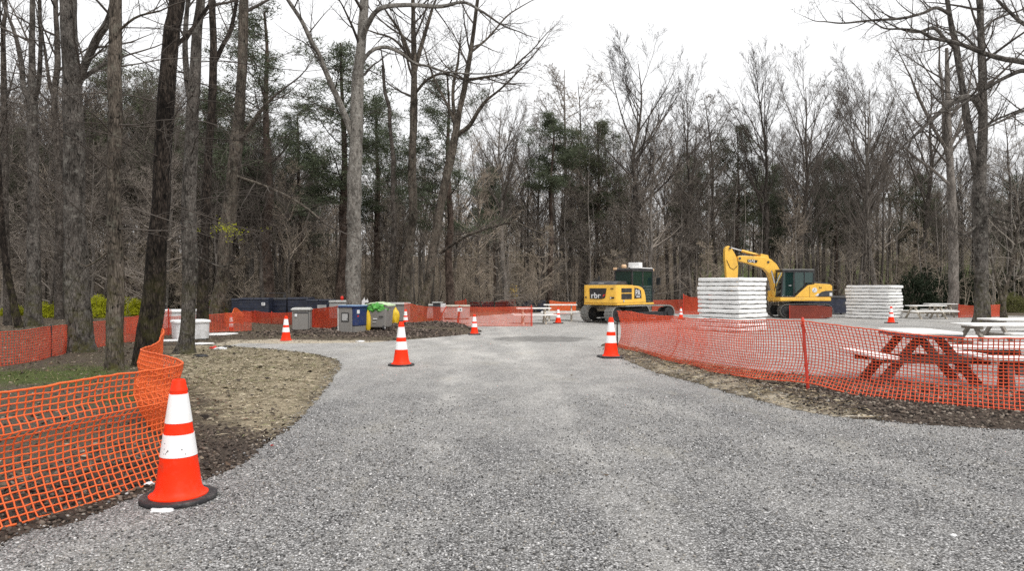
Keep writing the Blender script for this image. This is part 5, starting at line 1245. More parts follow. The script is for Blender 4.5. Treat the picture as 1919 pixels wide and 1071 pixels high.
# behind the back netting
dumpster('low pale container right of the leaning tree behind the back netting', spot(806, 35), 35, R_(2), 1.25, .8, .80, 'bin_grey_pale', 'lid_grey', lids=1)
t = thing('utility_bin', 'dark grey bin with whitish lid behind the back netting', 'bin', (spot(820, 33.8), 33.8, 0))
MB().box(-.19, .19, -.2, .2, .03, .88, None, 1.1).build('bin_body', 'machine_dark', t, .02); MB().box(-.25, .25, -.26, .26, .882, .935).build('lid', 'lid_grey', t, .015)
t = thing('sign_board', 'plain white board on a post behind the back netting', 'sign', (spot(830.5, 32.9), 32.9, 0))
MB().box(-.12, .12, -.01, .01, .48, .88).build('board', 'sign_white', t, .006); MB().tube([(.02, 0, 0), (.02, 0, .48)], .02, 8).build('post', 'sign_white', t)
t = dumpster('wide pale container behind the back netting, right of the white board', spot(857, 35.6), 35.6, 0, 1.25, .9, .74, 'bin_grey_pale', 'table_leg_pale', lids=1)
t = thing('sign_board', 'small white sign with a dark dot hanging on the back netting post', 'sign', (spot(862, 29.0), 28.95, 0))
MB().box(-.10, .10, -.012, .012, .63, .78).build('board', 'sign_white', t, .006); mb = MB(); mb.tube([(.02, -.014, .705), (.02, -.017, .705)], .035, 12); mb.build('dark_dot', 'black', t); MB().tube([(0, .01, 0), (0, .01, .63)], .012, 6).build('post', 'post_orange', t)
dumpster('low dark container behind the drooping netting line', spot(922, 47.5), 47.5, 0, 3.0, 1.2, .70, 'navy', 'machine_dark', 1)
dumpster('low navy dumpster with sloped lid left of the picnic tables', spot(985, 46.4), 46.4, 0, 2.6, 1.2, .78, 'navy', 'navy', 1)
dumpster('navy skip between the right excavator and the farther slab stack', spot(1545, 42.5), 42.5, 0, 3.1, 1.4, 1.12, 'navy', 'machine_dark', 0)
# white tubs
def tub(label, px, py, rz, w, d, h, m_='tub_white', sticker=True):
    x, y, z = on_ground(px, py); t = thing('plastic_tub', label, 'tub', (x, y, z), rz, 'white plastic tubs')
    mb = MB(); mb.lathe([(w * .45, .05), (w * .458, .10), (w * .468, h * .80), (w * .472, h * .84)], 40, sq=5); o = mb.build('tub_body', m_, t, smooth=True)
    mb = MB(); mb.lathe([(w * .47, h * .845), (w * .503, h * .86), (w * .507, h * .93), (w * .49, h * .965), (w * .45, h * .985), (.05, h)], 40, sq=5); mb.build('lid', 'white_plastic', t, smooth=True)
    mb = MB(); mb.box(-w * .36, w * .36, -d * .36, d * .36, 0, .05); mb.build('foot', 'lid_grey', t, .01)
    if sticker:
        MB().box(-.1, .02, -w * .459, -w * .446, h * .55, h * .74).build('label_sticker', 'machine_dark', t)
    return t
tub('front white tub with wide lid behind the forked grey trunk', 357, 640, R_(38), 1.02, 1.02, .62)
tub('rear white tub standing behind the front one, beside the navy bin', 330, 619, R_(4), 1.1, 1.1, .74)
tub('rear white tub half hidden between the two trunks', 366, 616, R_(-3), .9, .9, .72)
t = thing('barrier_board', 'white barrier board with red top between the thin dark and bent brown trunks', 'barrier', (spot(392, 27), 27, 0))
MB().box(-.2, .17, -.03, .03, .05, .82).build('board', 'sign_white', t, .01); MB().box(-.2, .18, -.035, .035, .822, .87).build('red_top', 'sign_red', t, .006); MB().box(-.17, -.09, -.04, -.032, .35, .72).build('red_stripe', 'sign_red', t)
t = thing('wheeled_bin', 'tall narrow navy bin just right of the darkest trunk', 'bin', on_ground(304, 617), R_(10))
MB().box(-.15, .15, -.2, .2, .05, .90, None, .7).build('bin_body', 'navy', t, .03); MB().box(-.13, .13, -.17, .17, .903, .95, None, .8).build('lid', 'bin_grey', t, .015)
for s in (-1, 1): MB().tube([(s * .15 - .02, -.15, .06), (s * .15 + .02, -.15, .06)], .06, 12).build('wheel', 'rubber', t)
def board(label, px, py, pts, th, rz=0, m_='white_plastic'):
    x, y, z = on_ground(px, py); mb = MB(); mb.prism(pts, .03, .03 + th); o = mb.build('white_board', m_, None, .006); o.location = (x, y, z); o.rotation_euler = (R_(1.5), R_(-1), rz); return tag(o, label, 'board')
board('white sheet lying on the ground right of the front white tub', 408, 633, [(-.6, -.25), (.3, -.35), (.62, .1), (.2, .35), (-.5, .3)], .03, .1)
board('white sheet under the foot of the front tub, left of the forked trunk', 322, 644, [(-.35, -.2), (.3, -.25), (.35, .25), (-.3, .25)], .03, .2)
board('torn white sheet just right of the forked trunk foot', 378, 650, [(-.35, -.12), (.1, -.2), (.4, -.05), (.25, .15), (-.2, .22)], .025, -.1)
def rag(label, name, px, py, sx, sy, sz, m_, seed, cat):
    x, y, z = on_ground(px, py); bm = bmesh.new(); bmesh.ops.create_icosphere(bm, subdivisions=3, radius=1); g = random.Random(seed); a = [g.uniform(3, 7) for _ in range(4)]
    for v in bm.verts:
        c = v.co; k = 1 + .25 * math.sin(a[0] * c.x + seed) * math.sin(a[1] * c.y) + .15 * math.sin(a[2] * c.y + a[3] * c.x); v.co = Vector((c.x * k * sx, c.y * k * sy, max(-.2, c.z * k) * sz))
    me = bpy.data.meshes.new(name); bm.to_mesh(me); bm.free(); o = link(name, me, m_, smooth=True); o.location = (x, y, z + .02); return tag(o, label, cat)
rag('crumpled red scrap at the left end of the litter on the sandy track', 'scrap', 401, 659, .09, .1, .06, 'sign_red', 1, 'litter')
rag('crumpled white scrap in the middle of the litter on the sandy track', 'scrap', 413, 659.5, .16, .12, .05, 'sign_white', 2, 'litter')
rag('black crumpled cloth beside the white scrap on the sandy track', 'scrap', 425, 656, .2, .12, .05, 'black', 3, 'litter')
rag('black rag at the foot of the forked grey trunk', 'scrap', 376, 674, .18, .1, .05, 'black', 4, 'litter')
rag('crumpled white paper on the gravel under the edge of the foreground cone', 'paper_scrap', 303, 959, .085, .045, .016, 'sign_white', 5, 'litter')
rag('white paper scrap behind the foreground cone base, at its left', 'paper_scrap', 280, 913, .04, .03, .02, 'sign_white', 6, 'litter')
rag('small white stone-like scrap at the lower right on the gravel', 'paper_scrap', 1786, 1006, .02, .014, .009, 'sign_white', 7, 'litter')
rag('long pale scrap lying on the dark verge below the right netting', 'paper_scrap', 1613, 783, .22, .06, .025, 'table_leg_pale', 8, 'litter')
rag('small red scrap at the grass edge of the lane', 'scrap', 510, 837, .016, .02, .012, 'dull_red', 9, 'litter')
rag('small pale scrap in front of the mulch mound by the wheeled bin', 'paper_scrap', 676, 642, .12, .1, .03, 'sign_white', 10, 'litter')
# bushes
def bush(label, px, py, sx, sy, sz, seed, n=1500, lm='leaf_lime', sz_=.05, name='lime_bush'):
    x, y = gp(px, py); root = thing(name, label, 'bush', (x, y, 0), 0, 'yellow-green bushes'); rng = random.Random(seed); g = np.random.RandomState(seed)
    D = g.normal(0, 1, (n, 3)); D /= np.linalg.norm(D, axis=1, keepdims=True); D[:, 2] = np.abs(D[:, 2]) * 1.0
    r = g.uniform(.62, 1.0, n) * (1 + .16 * np.sin(D[:, 0] * 6 + seed) * np.cos(D[:, 1] * 5 + D[:, 2] * 6)); C = D * r[:, None] * np.array([sx, sy, sz]) + [0, 0, .08]
    V, Fq = leaf_quads(rng, [tuple(c) for c in C], sz_, 7, (.045, .045, .045), 1.7)
    link('foliage', arr_mesh('foliage', V, [Fq]), lm, root)
    L = Lines()
    for i in range(26):
        a = g.uniform(0, 6.28); k = g.uniform(.3, .85); L.add([(0, 0, -.05), (math.cos(a) * sx * k * .5, math.sin(a) * sy * k * .5, sz * .5), (math.cos(a) * sx * k, math.sin(a) * sy * k, sz * g.uniform(.6, .95))], [.02, .012, .005], 4)
    link('stems', L.mesh('stems'), 'twig_brown', root); return root
bush('round yellow-green bush left of the thick grey trunk', 101, 598, .95, .75, .85, 1)
bush('tallest yellow-green bush between the thick and the slim trunks', 184, 598, .80, .75, 1.12, 2)
bush('yellow-green bush between the slim and the darkest trunks, left one', 238, 593, .7, .6, .98, 3)
bush('yellow-green bush just left of the darkest trunk', 258, 595, .65, .6, .95, 4)
bush('low yellowish bush at the far left edge', 22, 594, .6, .55, .55, 5)
bush('faint olive bush far behind the white tubs', 335, 582, 1.3, 1.0, .95, 6, 1500, 'leaf_olive')
bush('lime bush glimpsed between the thin dark and bent brown trunks', 396, 585, .9, .8, .7, 7)
bush('olive-green bush at the right edge by the lawn', 1900, 588, 1.2, .9, 1.1, 8, 1800, 'leaf_olive')
t = thing('forsythia_shrub', 'tiny yellow-flowering sprig in front of the dark woods', 'shrub', (spot(963, 44), 44, 0))
L = Lines(); L.add([(0, 0, 0), (.05, 0, .7), (0, 0, 1.5)], [.03, .02, .01], 5); L.add([(.03, 0, .8), (.2, 0, 1.3)], [.015, .008], 4); link('stem', L.mesh('stem'), 'twig_brown', t)
V, Fq = leaf_quads(random.Random(4), [(0, 0, 1.45), (.03, .02, 1.6), (-.05, 0, 1.3), (.14, 0, 1.25)], .06, 24, (.09, .09, .12), 1.5); link('foliage', arr_mesh('foliage', V, [Fq]), 'yellow_bag', t)
# dark evergreen shrubs at the foot of the woods, right side
for i, (px, Y, sx, sz) in enumerate([(1712, 47, 1.8, 2.6), (1745, 49, 1.6, 3.0), (1805, 56, 2.2, 3.2), (1850, 58, 2.4, 2.8), (1895, 57, 2.0, 3.4)]):
    b_ = bush(['dark evergreen shrub just right of the farther slab stack', 'dark evergreen shrub behind the far picnic tables', 'dark evergreen shrub beyond the lawn, left of the stout tree', 'dark evergreen shrub beyond the lawn, behind the stout tree', 'dark evergreen shrub beyond the lawn at the right edge'][i], px, HZ + F * H / Y, sx, 1.4, sz, 20 + i, 1700, 'leaf_holly', .09, 'evergreen_shrub')
    b_['group'] = 'dark evergreen shrubs'
# ---------------------------------------------------------------- excavators (local axes: x forward, y left)
def track(root, y0, y1, x0, x1, h, peak, belt, pitch=.13, netside=None):
    """one crawler: belt with grousers, frame, sprocket, idler, rollers"""
    r = h * .46; t = .045
    loop = []
    for k in range(9): a = R_(90 + 180 * k / 8); loop.append((x0 + r + r * math.cos(a), r + t + r * math.sin(a)))
    for k in range(1, 12): loop.append((x0 + r + (x1 - x0 - 2 * r) * k / 12, t))
    for k in range(9): a = R_(-90 + 180 * k / 8); loop.append((x1 - r + r * math.cos(a), r + t + r * math.sin(a)))
    for k in range(1, 12):
        f = k / 12; loop.append((x1 - r - (x1 - x0 - 2 * r) * f, 2 * r + t + (h - 2 * r - t) * (1 - abs(2 * f - 1)) * peak))
    P = np.array(loop); n = len(P)
    seg = np.linalg.norm(np.roll(P, -1, 0) - P, axis=1); tot = seg.sum(); m = int(tot / pitch); cum = np.concatenate([[0], np.cumsum(seg)])
    Pc = np.vstack([P, P[:1]])
    mb = MB()
    for i in range(m):
        u = tot * (i + .5) / m; c = np.array([np.interp(u, cum, Pc[:, 0]), np.interp(u, cum, Pc[:, 1])]); u2 = (u + .02) % tot; c2 = np.array([np.interp(u2, cum, Pc[:, 0]), np.interp(u2, cum, Pc[:, 1])])
        a = math.atan2(c2[1] - c[1], c2[0] - c[0]); X = Matrix.Translation((c[0], 0, c[1])) @ Matrix.Rotation(-a, 4, 'Y')
        mb.box(-pitch * .47, pitch * .47, y0, y1, -.012, .02, X); mb.box(-pitch * .42, -pitch * .22, y0 + .01, y1 - .01, -.045, -.012, X); mb.box(pitch * .1, pitch * .2, y0 + .01, y1 - .01, -.03, -.012, X)
    b_ = mb.build('crawler_track', belt, root)
    ym = (y0 + y1) / 2; w = (y1 - y0) * .36
    mb = MB(); z1 = h * .62; mb.prism([(x0 + r, h * .28), (x1 - r, h * .28), (x1 - r * .8, h * .45), (x1 - r, z1), ((x0 + x1) / 2, z1 + (h - 2 * r - t) * peak * .7), (x0 + r, z1), (x0 + r * .8, h * .45)], ym - w, ym + w, 'y'); mb.build('track_frame', 'machine_black', b_, .02)
    for cx in (x0 + r, x1 - r):
        mb = MB(); mb.tube([(cx, ym - w * 1.15, r + t), (cx, ym + w * 1.15, r + t)], r * .80, 20); mb.tube([(cx, y0 - .005, r + t), (cx, y1 + .005, r + t)], r * .34, 14); mb.build('wheel', 'machine_black', b_)
    mb = MB(); k = 6
    for i in range(k): cx = x0 + 2 * r + (x1 - x0 - 4 * r) * i / (k - 1); mb.tube([(cx, y0 + .03, .12), (cx, y1 - .03, .12)], .075, 12)
    mb.build('rollers', 'machine_dark', b_)
    return b_
def cab(root, x0, x1, y0, y1, z0, z1, front_tilt=.0, roofm='machine_black', seatx=.45, waist=.0, back_in=0.0):
    """posts, glass, roof, seat; open frame with panes set in"""
    c = bpy.data.objects.new('cab', None)
    p = .07; mb = MB()
    for (x, y) in ((x0, y0), (x1 - p, y0), (x0, y1 - p), (x1 - p, y1 - p), ((x0 + x1) / 2 - p / 2, y0)): mb.box(x, x + p, y, y + p, z0, z1 - .08)
    mb.box(x0 + .002, x1 - .002, y0 + .002, y1 - .002, z0, z0 + .07 + waist); mb.box(x0 - .01, x1 + .01, y0 - .01, y1 + .01, z1 - .14, z1 - .075)
    fr = mb.build('cab_frame', 'machine_black', root, .012)
    mb = MB(); e = .03; zt, zb = z1 - .14, z0 + .07 + waist
    for a, b_ in (((x0 + p, y0 + e), ((x0 + x1) / 2 - p / 2, y0 + e)), (((x0 + x1) / 2 + p / 2, y0 + e), (x1 - p, y0 + e)), ((x0 + p, y1 - e), (x1 - p, y1 - e))):
        mb.box(a[0], b_[0], a[1] - .004, a[1] + .004, zb, zt)
    for x in (x0 + e, x1 - e): mb.box(x - .004, x + .004, y0 + p, y1 - p, zb, zt)
    mb.build('window_glass', 'glass', fr)
    MB().box(x0 - .02, x1 + .05, y0 - .02, y1 + .02, z1 - .073, z1, None, .95).build('cab_roof', roofm, root, .03)
    mb = MB(); xm = x0 + (x1 - x0) * seatx; ym = (y0 + y1) / 2; f = 1
    mb.box(xm - .2, xm + .22, ym - .2, ym + .2, z0 + .25, z0 + .40); mb.box(xm - .3 * f, xm - .17 * f, ym - .2, ym + .2, z0 + .38, z0 + .95); mb.box(xm - .26, xm - .17, ym - .1, ym + .1, z0 + .95, z0 + 1.12); mb.build('seat', 'seat_fabric', fr, .04)
    mb = MB(); mb.box(x1 - .28, x1 - .16, ym - .18, ym + .18, z0 + .07, z0 + .55); mb.tube([(xm + .3, ym + .2, z0 + .3), (xm + .34, ym + .2, z0 + .75)], .02, 6); mb.tube([(xm + .3, ym - .2, z0 + .3), (xm + .34, ym - .2, z0 + .75)], .02, 6); mb.build('controls', 'machine_dark', fr, .01)
    return fr
def plate_text(name, body, size, mat_, parent, loc, ax, sx=1.0, rot=0):
    """ax: 'y-' faces -y, 'x-' faces -x, 'y+' ..."""
    Rm = {'y-': Matrix.Rotation(R_(90), 4, 'X'), 'x-': Matrix.Rotation(R_(-90), 4, 'Z') @ Matrix.Rotation(R_(90), 4, 'X'), 'y+': Matrix.Rotation(R_(180), 4, 'Z') @ Matrix.Rotation(R_(90), 4, 'X')}[ax]
    return text_mesh(name, body, size, mat_, parent, Matrix.Translation(loc) @ Rm @ Matrix.Rotation(rot, 4, 'Z'), .003, sx)

# ---- first excavator, seen from behind
EX, EY = 5.0, 32.5; TH = R_(48)
e1 = thing('excavator', 'yellow excavator seen from behind, left of the slab stacks, without its boom', 'excavator', (EX, EY, .005), TH)
und = bpy.data.objects.new('undercarriage', None)
MBu = MB(); a = R_(35) - TH; Xu = Matrix.Rotation(a, 4, 'Z')
off = Vector((.6 * math.cos(a), .6 * math.sin(a), 0))
def local_track(y0, y1, belt):
    t0 = len(bpy.data.objects); b_ = track(e1, y0, y1, -2.02, 2.02, .80, .9, belt)
    b_.location = off; b_.rotation_euler = (0, 0, a); return b_
local_track(-1.08, -.55, 'track_pale'); local_track(.55, 1.08, 'track_pale')
mb = MB(); mb.box(-.75, .75, -.56, .56, .30, .68, Matrix.Translation(off) @ Xu); mb.lathe([(.5, .66), (.55, .70), (.55, .86)], 24, off.x, off.y); mb.build('undercarriage', 'machine_black', e1, .02)
def rpoly(x0, x1, y0, y1, rr, n=5):
    pts = []
    for cx, cy, a0, r in ((x1 - rr[0], y1 - rr[0], 0, rr[0]), (x0 + rr[1], y1 - rr[1], 90, rr[1]), (x0 + rr[2], y0 + rr[2], 180, rr[2]), (x1 - rr[3], y0 + rr[3], 270, rr[3])):
        for k in range(n): an = R_(a0 + 90 * k / (n - 1)); pts.append((cx + r * math.cos(an), cy + r * math.sin(an)))
    return pts
mb = MB(); mb.prism(rpoly(-1.55, -.30, -.97, .97, (.02, .22, .16, .02)), .93, 1.74); mb.build('engine_housing', 'machine_yellow', e1, .09, seg=4)
mb = MB(); mb.prism([(-.295, .93), (.86, .93), (.80, 1.25), (.70, 1.50), (.50, 1.63), (.2, 1.70), (-.295, 1.73)], -.965, -.70, 'y'); mb.build('side_panel', 'machine_yellow', e1, .03)
mb = MB(); mb.prism(rpoly(-1.50, 1.58, -.96, .96, (.05, .1, .1, .05)), .84, .925); mb.build('deck', 'machine_yellow', e1, .015)
MB().box(-.29, 1.1, .12, .95, .93, 1.45).build('tank_housing', 'machine_yellow', e1, .05)
mb = MB(); mb.prism([(-1.36, 1.742), (-.34, 1.742), (-.36, 1.86), (-.5, 1.92), (-1.1, 1.92), (-1.25, 1.86)], -.72, .80, 'y'); mb.build('engine_hood', 'machine_dark', e1, .03)
MB().box(-1.3, -1.12, -.06, .26, 1.744, 1.83).build('hood_step', 'lid_grey', e1, .01)
for z0, z1 in ((1.405, 1.60), (1.10, 1.355)):
    mb = MB(); mb.box(-1.27, -.42, -.985, -.968, z0, z1)
    v_ = mb.build('vent', 'machine_black', e1, .015)
    mb = MB()
    for k in range(5): z = z0 + (z1 - z0) * (k + .7) / 5.6; mb.box(-1.22, -.47, -.994, -.986, z, z + .018)
    mb.build('vent_slats', 'machine_dark', v_)
pl = MB(); pl.prism([(-.20, 1.12), (.42, 1.15), (.36, 1.50), (.1, 1.60), (-.18, 1.62)], -.985, -.967, 'y'); pl = pl.build('side_emblem_plate', 'machine_black', e1, .01)
plate_text('lettering', 'PA', .40, 'sign_white', pl, (.08, -.989, 1.38), 'y-', .9); MB().box(-.06, .26, -.992, -.987, 1.19, 1.235).build('lettering_bar', 'sign_white', pl)
pl = MB(); pl.prism([(.56, 1.60), (-.38, 1.60), (-.30, 1.16), (-.12, 1.11), (.54, 1.11)], -1.568, -1.548, 'x'); pl = pl.build('rear_emblem_plate', 'machine_black', e1, .015)
plate_text('lettering', 'rbr', .36, 'sign_white', pl, (-1.572, .20, 1.26), 'x-', 1.15); MB().prism([(-.18, 1.2), (-.34, 1.32), (-.20, 1.32)], -1.574, -1.569, 'x').build('orange_flash', 'sign_red', pl)
mb = MB(); mb.box(-1.575, -1.55, -.74, -.58, 1.56, 1.60); mb.box(-1.575, -1.55, -.78, -.56, 1.13, 1.21); mb.box(-1.575, -1.55, .72, .79, 1.14, 1.22); mb.build('rear_light', 'machine_black', e1, .008)
MB().box(-1.58, -1.575, -.64, -.58, 1.14, 1.20).build('rear_reflector', 'sign_white', e1)
MB().tube([(-1.1, -.98, 1.03), (-1.1, -1.0, 1.03)], .05, 12).build('filler_cap', 'lid_grey', e1)
cab(e1, -.33, 1.50, -.95, .02, .93, 2.52, roofm='machine_black', seatx=.4)
mb = MB(); mb.box(.2, 1.42, -.97, -.5, 2.523, 2.56); mb.build('roof_rail', 'white_plastic', e1, .01)
mb = MB(); mb.box(.35, .62, -.9, -.3, 2.563, 2.80, Matrix.Rotation(R_(0), 4, 'Y')); mb.build('roof_box', 'white_plastic', e1, .015)
mb = MB(); mb.lathe([(.1, 2.523), (.12, 2.55), (.12, 2.66), (.09, 2.70)], 14, -.1, -.35); mb.build('beacon', 'amber', e1, smooth=True)
mb = MB(); mb.box(-.38, -.28, -.1, .06, 2.45, 2.56); mb.build('work_light', 'amber', e1, .01); mb = MB(); mb.box(1.5, 1.6, -.95, -.8, 2.42, 2.52); mb.build('work_light', 'amber', e1, .01)
mb = MB(); mb.tube([(1.5, -.95, 2.15), (1.62, -1.12, 2.2), (1.64, -1.16, 2.05)], .018, 6); mb.box(1.60, 1.66, -1.26, -1.06, 1.75, 2.1); mb.build('mirror', 'machine_black', e1, .015)
mb = MB(); mb.tube([(1.52, -.93, 1.3), (1.75, -.95, 1.58), (1.95, -.95, 1.55)], .015, 6); mb.tube([(1.5, -.93, .95), (1.52, -.93, 1.5)], .015, 6); mb.build('handrail', 'machine_black', e1)
mb = MB(); mb.tube([(-.9, .5, 1.92), (-.9, .5, 2.15)], .05, 10); mb.build('exhaust', 'machine_black', e1)
mb = MB(); mb.tube([(-1.0, .8, 1.75), (-1.0, .8, 2.0), (-.5, .8, 2.0), (-.5, .8, 1.75)], .018, 6); mb.build('handrail', 'machine_black', e1)
mb = MB(); mb.box(1.0, 1.7, .18, .30, .95, 1.35); mb.box(1.0, 1.7, .44, .56, .95, 1.35); mb.build('boom_bracket', 'machine_yellow', e1, .02)

# ---- second excavator, side on, facing left (local x forward = world -x)
S2 = 36.5; k2 = S2 / F
def lx(px): return -((px - 1512) * k2)          # local forward coordinate of a pixel column at the near track's distance
def lz(py, Y=S2): return H - (py - HZ) * Y / F
e2 = thing('excavator', 'yellow excavator with raised boom and black cab, facing left behind the nearer slab stack', 'excavator', (spot(1512, S2), S2, .005), math.pi)
# world -y (towards the viewer) is local +y ; near track face at local y = 0
yn = .0
for y0, y1 in ((-.46, 0.0), (-2.0, -1.54)): track(e2, y0, y1, -1.38, 1.38, .76, .95, 'track_steel')
mb = MB(); mb.box(-.7, .7, -1.56, -.44, .28, .66); mb.lathe([(.5, .64), (.52, .68), (.52, .84)], 24, 0, -1.0); mb.build('undercarriage', 'machine_black', e2, .02)
zs, ztop = .90, 1.92
mb = MB(); mb.prism(rpoly(-1.36, 1.40, -1.95, -.02, (.06, .2, .2, .06)), .92, 1.12); mb.build('deck', 'machine_yellow', e2, .03)
mb = MB(); mb.prism([(-1.36, 1.125), (.62, 1.125), (.60, 1.16), (-.02, 1.78), (-.35, 1.86), (-1.25, 1.80), (-1.36, 1.70)], -1.94, -.03, 'y'); mb.build('engine_housing', 'machine_yellow', e2, .04)
mb = MB(); mb.prism([(-1.30, 1.80), (-.40, 1.865), (-.40, 1.95), (-1.20, 1.87)], -1.8, -.15, 'y'); mb.build('engine_hood', 'machine_dark', e2, .02)
mb = MB(); mb.prism([(-1.365, 1.15), (-.55, 1.15), (-.62, 1.28), (-.78, 1.40), (-1.0, 1.46), (-1.365, 1.47)], -.032, -.012, 'y'); pl = mb.build('side_plate', 'machine_dark', e2, .01)
MB().box(-1.34, -1.20, -.012, -.006, 1.19, 1.36).build('white_sticker', 'sign_white', pl); MB().prism([(-.6, 1.19), (-.44, 1.19), (-.60, 1.33), (-.66, 1.30)][::-1], -.028, -.008, 'y').build('white_sticker', 'sign_white', pl)
mb = MB(); mb.tube([(-.42, -.026, 1.50), (-.42, -.012, 1.50)], .13, 20); em = mb.build('round_emblem', 'sign_white', e2)
mb = MB(); mb.prism([(-.36, 1.42), (-.33, 1.42), (-.40, 1.58), (-.43, 1.58)][::-1], -.01, -.006, 'y'); mb.build('emblem_mark', 'bin_grey', em)
plate_text('lettering', '54', .15, 'black', e2, (-.72, -.026, 1.62), 'y+')
MB().box(-.17, -.155, -.028, -.022, 1.13, 1.72).build('door_seam', 'machine_black', e2)
# cab (near side), sloped lower rear: glass box on the left front
cx0, cx1 = -.42, 1.36
mb = MB(); p = .07
y0, y1 = -1.0, -.03
zc0, zc1 = 1.125, 2.60
for y in (y0, y1 - p):
    mb.prism([(cx1 - p, zc0), (cx1, zc0), (cx1 - .10, zc1 - .1), (cx1 - .17, zc1 - .1)], y, y + p, 'y')
    mb.box(cx0, cx0 + p, y, y + p, 1.80, zc1 - .1); mb.box(.62, .70, y, y + p, zc0, zc1 - .1)
    mb.prism([(.62, zc0), (.68, zc0), (.0, 1.80), (cx0 + .02, 1.86), (cx0, 1.80), (-.06, 1.74)], y, y + p, 'y')
    mb.box(.08, .13, y, y + p, 1.70, zc1 - .1)
mb.box(.62, cx1 - .03, y0 + .002, y1 - .002, zc0, zc0 + .07); mb.box(cx0 - .005, cx1 - .1, y0 - .005, y1 + .005, zc1 - .16, zc1 - .08)
fr = mb.build('cab_frame', 'machine_black', e2, .01)
mb = MB(); zt = zc1 - .16
for y in (y1 - .035, y0 + .035):
    mb.prism([(.70, zc0 + .07), (cx1 - .075, zc0 + .07), (cx1 - .165, zt), (.70, zt)], y - .003, y + .003, 'y'); mb.prism([(.13, 1.74), (.62, 1.28), (.62, zt), (.13, zt)], y - .003, y + .003, 'y'); mb.box(cx0 + p, .08, y - .003, y + .003, 1.88, zt)
mb.prism([(cx1 - .04, zc0 + .07), (cx1 - .03, zc0 + .07), (cx1 - .135, zt), (cx1 - .145, zt)], y0 + p, y1 - p, 'y'); mb.box(cx0 + .03, cx0 + .038, y0 + p, y1 - p, 1.88, zt)
mb.build('window_glass', 'glass', fr)
mb = MB(); mb.box(cx0 - .02, cx1 - .06, y0 - .02, y1 + .02, zc1 - .078, zc1 - .02); mb.build('cab_roof', 'machine_black', e2, .02); mb = MB(); mb.box(cx0 + .02, cx1 - .1, y0 + .03, y1 - .03, zc1 - .018, zc1 + .0); mb.build('roof_top', 'lid_grey', e2, .008)
mb = MB(); mb.box(.25, .68, -.72, -.3, 1.40, 1.56); mb.box(.22, .34, -.72, -.3, 1.56, 2.12); mb.box(.23, .32, -.62, -.40, 2.12, 2.28); mb.build('seat', 'seat_fabric', fr, .04)
mb = MB(); mb.box(1.0, 1.15, -.7, -.35, 1.2, 1.7); mb.tube([(.8, -.3, 1.3), (.85, -.3, 1.85)], .02, 6); mb.tube([(.8, -.75, 1.3), (.85, -.75, 1.85)], .02, 6); mb.build('controls', 'machine_dark', fr, .01)
MB().box(.80, .95, -.028, -.02, 1.72, 1.76).build('door_handle', 'chrome', fr)
# boom in the plane y = -1.35
yb = -1.30; SB = (S2 - yb) / F
def bx(px): return -(((px - CX) * SB) - spot(1512, S2))
def bz(py): return H - (py - HZ) * SB
def bp(l): return [(bx(x), bz(y)) for x, y in l]
def ccw(P): return P if sum(P[i][0] * P[(i + 1) % len(P)][1] - P[(i + 1) % len(P)][0] * P[i][1] for i in range(len(P))) > 0 else P[::-1]
boom = MB(); boom.prism(ccw(bp([(1380, 481), (1386, 480), (1412, 481), (1430, 482), (1443, 487), (1453, 496), (1460, 508), (1464, 524), (1466, 552), (1458, 562), (1449, 560), (1447, 545), (1443, 527), (1437, 512), (1429, 504), (1417, 500), (1398, 494), (1381, 490)])), yb - .2, yb + .2, 'y'); boom = boom.build('boom', 'machine_yellow', e2, .025)
pl = MB(); q = bp([(1398.5, 487), (1417.5, 488.5), (1415.5, 493.5), (1398, 492)]); pl.prism(ccw(q), yb + .202, yb + .215, 'y'); pl = pl.build('emblem_plate', 'machine_black', boom)
c_ = bp([(1406, 490)])[0]; plate_text('lettering', 'GAJ', .2, 'sign_white', pl, (c_[0], yb + .218, c_[1] - .0), 'y+', 1.1)
st = MB(); st.prism(ccw(bp([(1357, 468), (1360, 462.5), (1364, 461.5), (1368, 464), (1376, 477), (1380, 488), (1382, 500), (1381, 520), (1382, 545), (1380, 572), (1370, 574), (1363, 545), (1360, 520), (1358, 498), (1356.5, 482)])), yb - .16, yb + .16, 'y'); st = st.build('stick', 'machine_yellow', e2, .025)
mb = MB(); q = bp([(1360, 488), (1366, 502), (1373, 506), (1380, 499)]); mb.tube([(x, yb + .175, z) for x, z in q], .014, 6); mb.build('hose', 'black', st)
def cyl(a0, b0, split, r, root_, y=yb, nm='hydraulic_cylinder'):
    a0, b0 = bp([a0, b0]); A = Vector((a0[0], y, a0[1])); B = Vector((b0[0], y, b0[1])); Mid = A.lerp(B, split)
    mb = MB(); mb.tube([Mid, B], r, 14); c = mb.build(nm, 'machine_yellow', root_); mb = MB(); mb.tube([A, Mid], r * .5, 10); mb.build('piston_rod', 'chrome', c); return c
cyl((1366.5, 464), (1428, 481), .38, .075, e2); 
mb = MB(); q = bp([(1424, 476), (1438, 479), (1440, 486), (1424, 484)]); mb.prism(ccw(q), yb - .12, yb + .12, 'y'); mb.build('cylinder_bracket', 'machine_yellow', boom, .01)
for y in (yb + .29, yb - .29): cyl((1442, 508), (1455, 561), .45, .075, e2, y)
for dz, yy in ((1.5, .1), (2.5, -.1)):
    mb = MB(); q = bp([(1381, 479 - dz), (1395, 478.5 - dz), (1412, 479.5 - dz), (1428, 479 - dz), (1443, 484 - dz), (1454, 493 - dz), (1462, 505)]); mb.tube([(x, yb + yy, z) for x, z in q], .022, 6); mb.build('hose', 'black', boom)
for f in (bp([(1384, 485)])[0], bp([(1437, 492)])[0], bp([(1461, 545)])[0], bp([(1366, 466)])[0]):
    mb = MB(); mb.tube([(f[0], yb + .2, f[1]), (f[0], yb + .235, f[1])], .065, 14); mb.build('pivot_pin', 'machine_dark', boom)
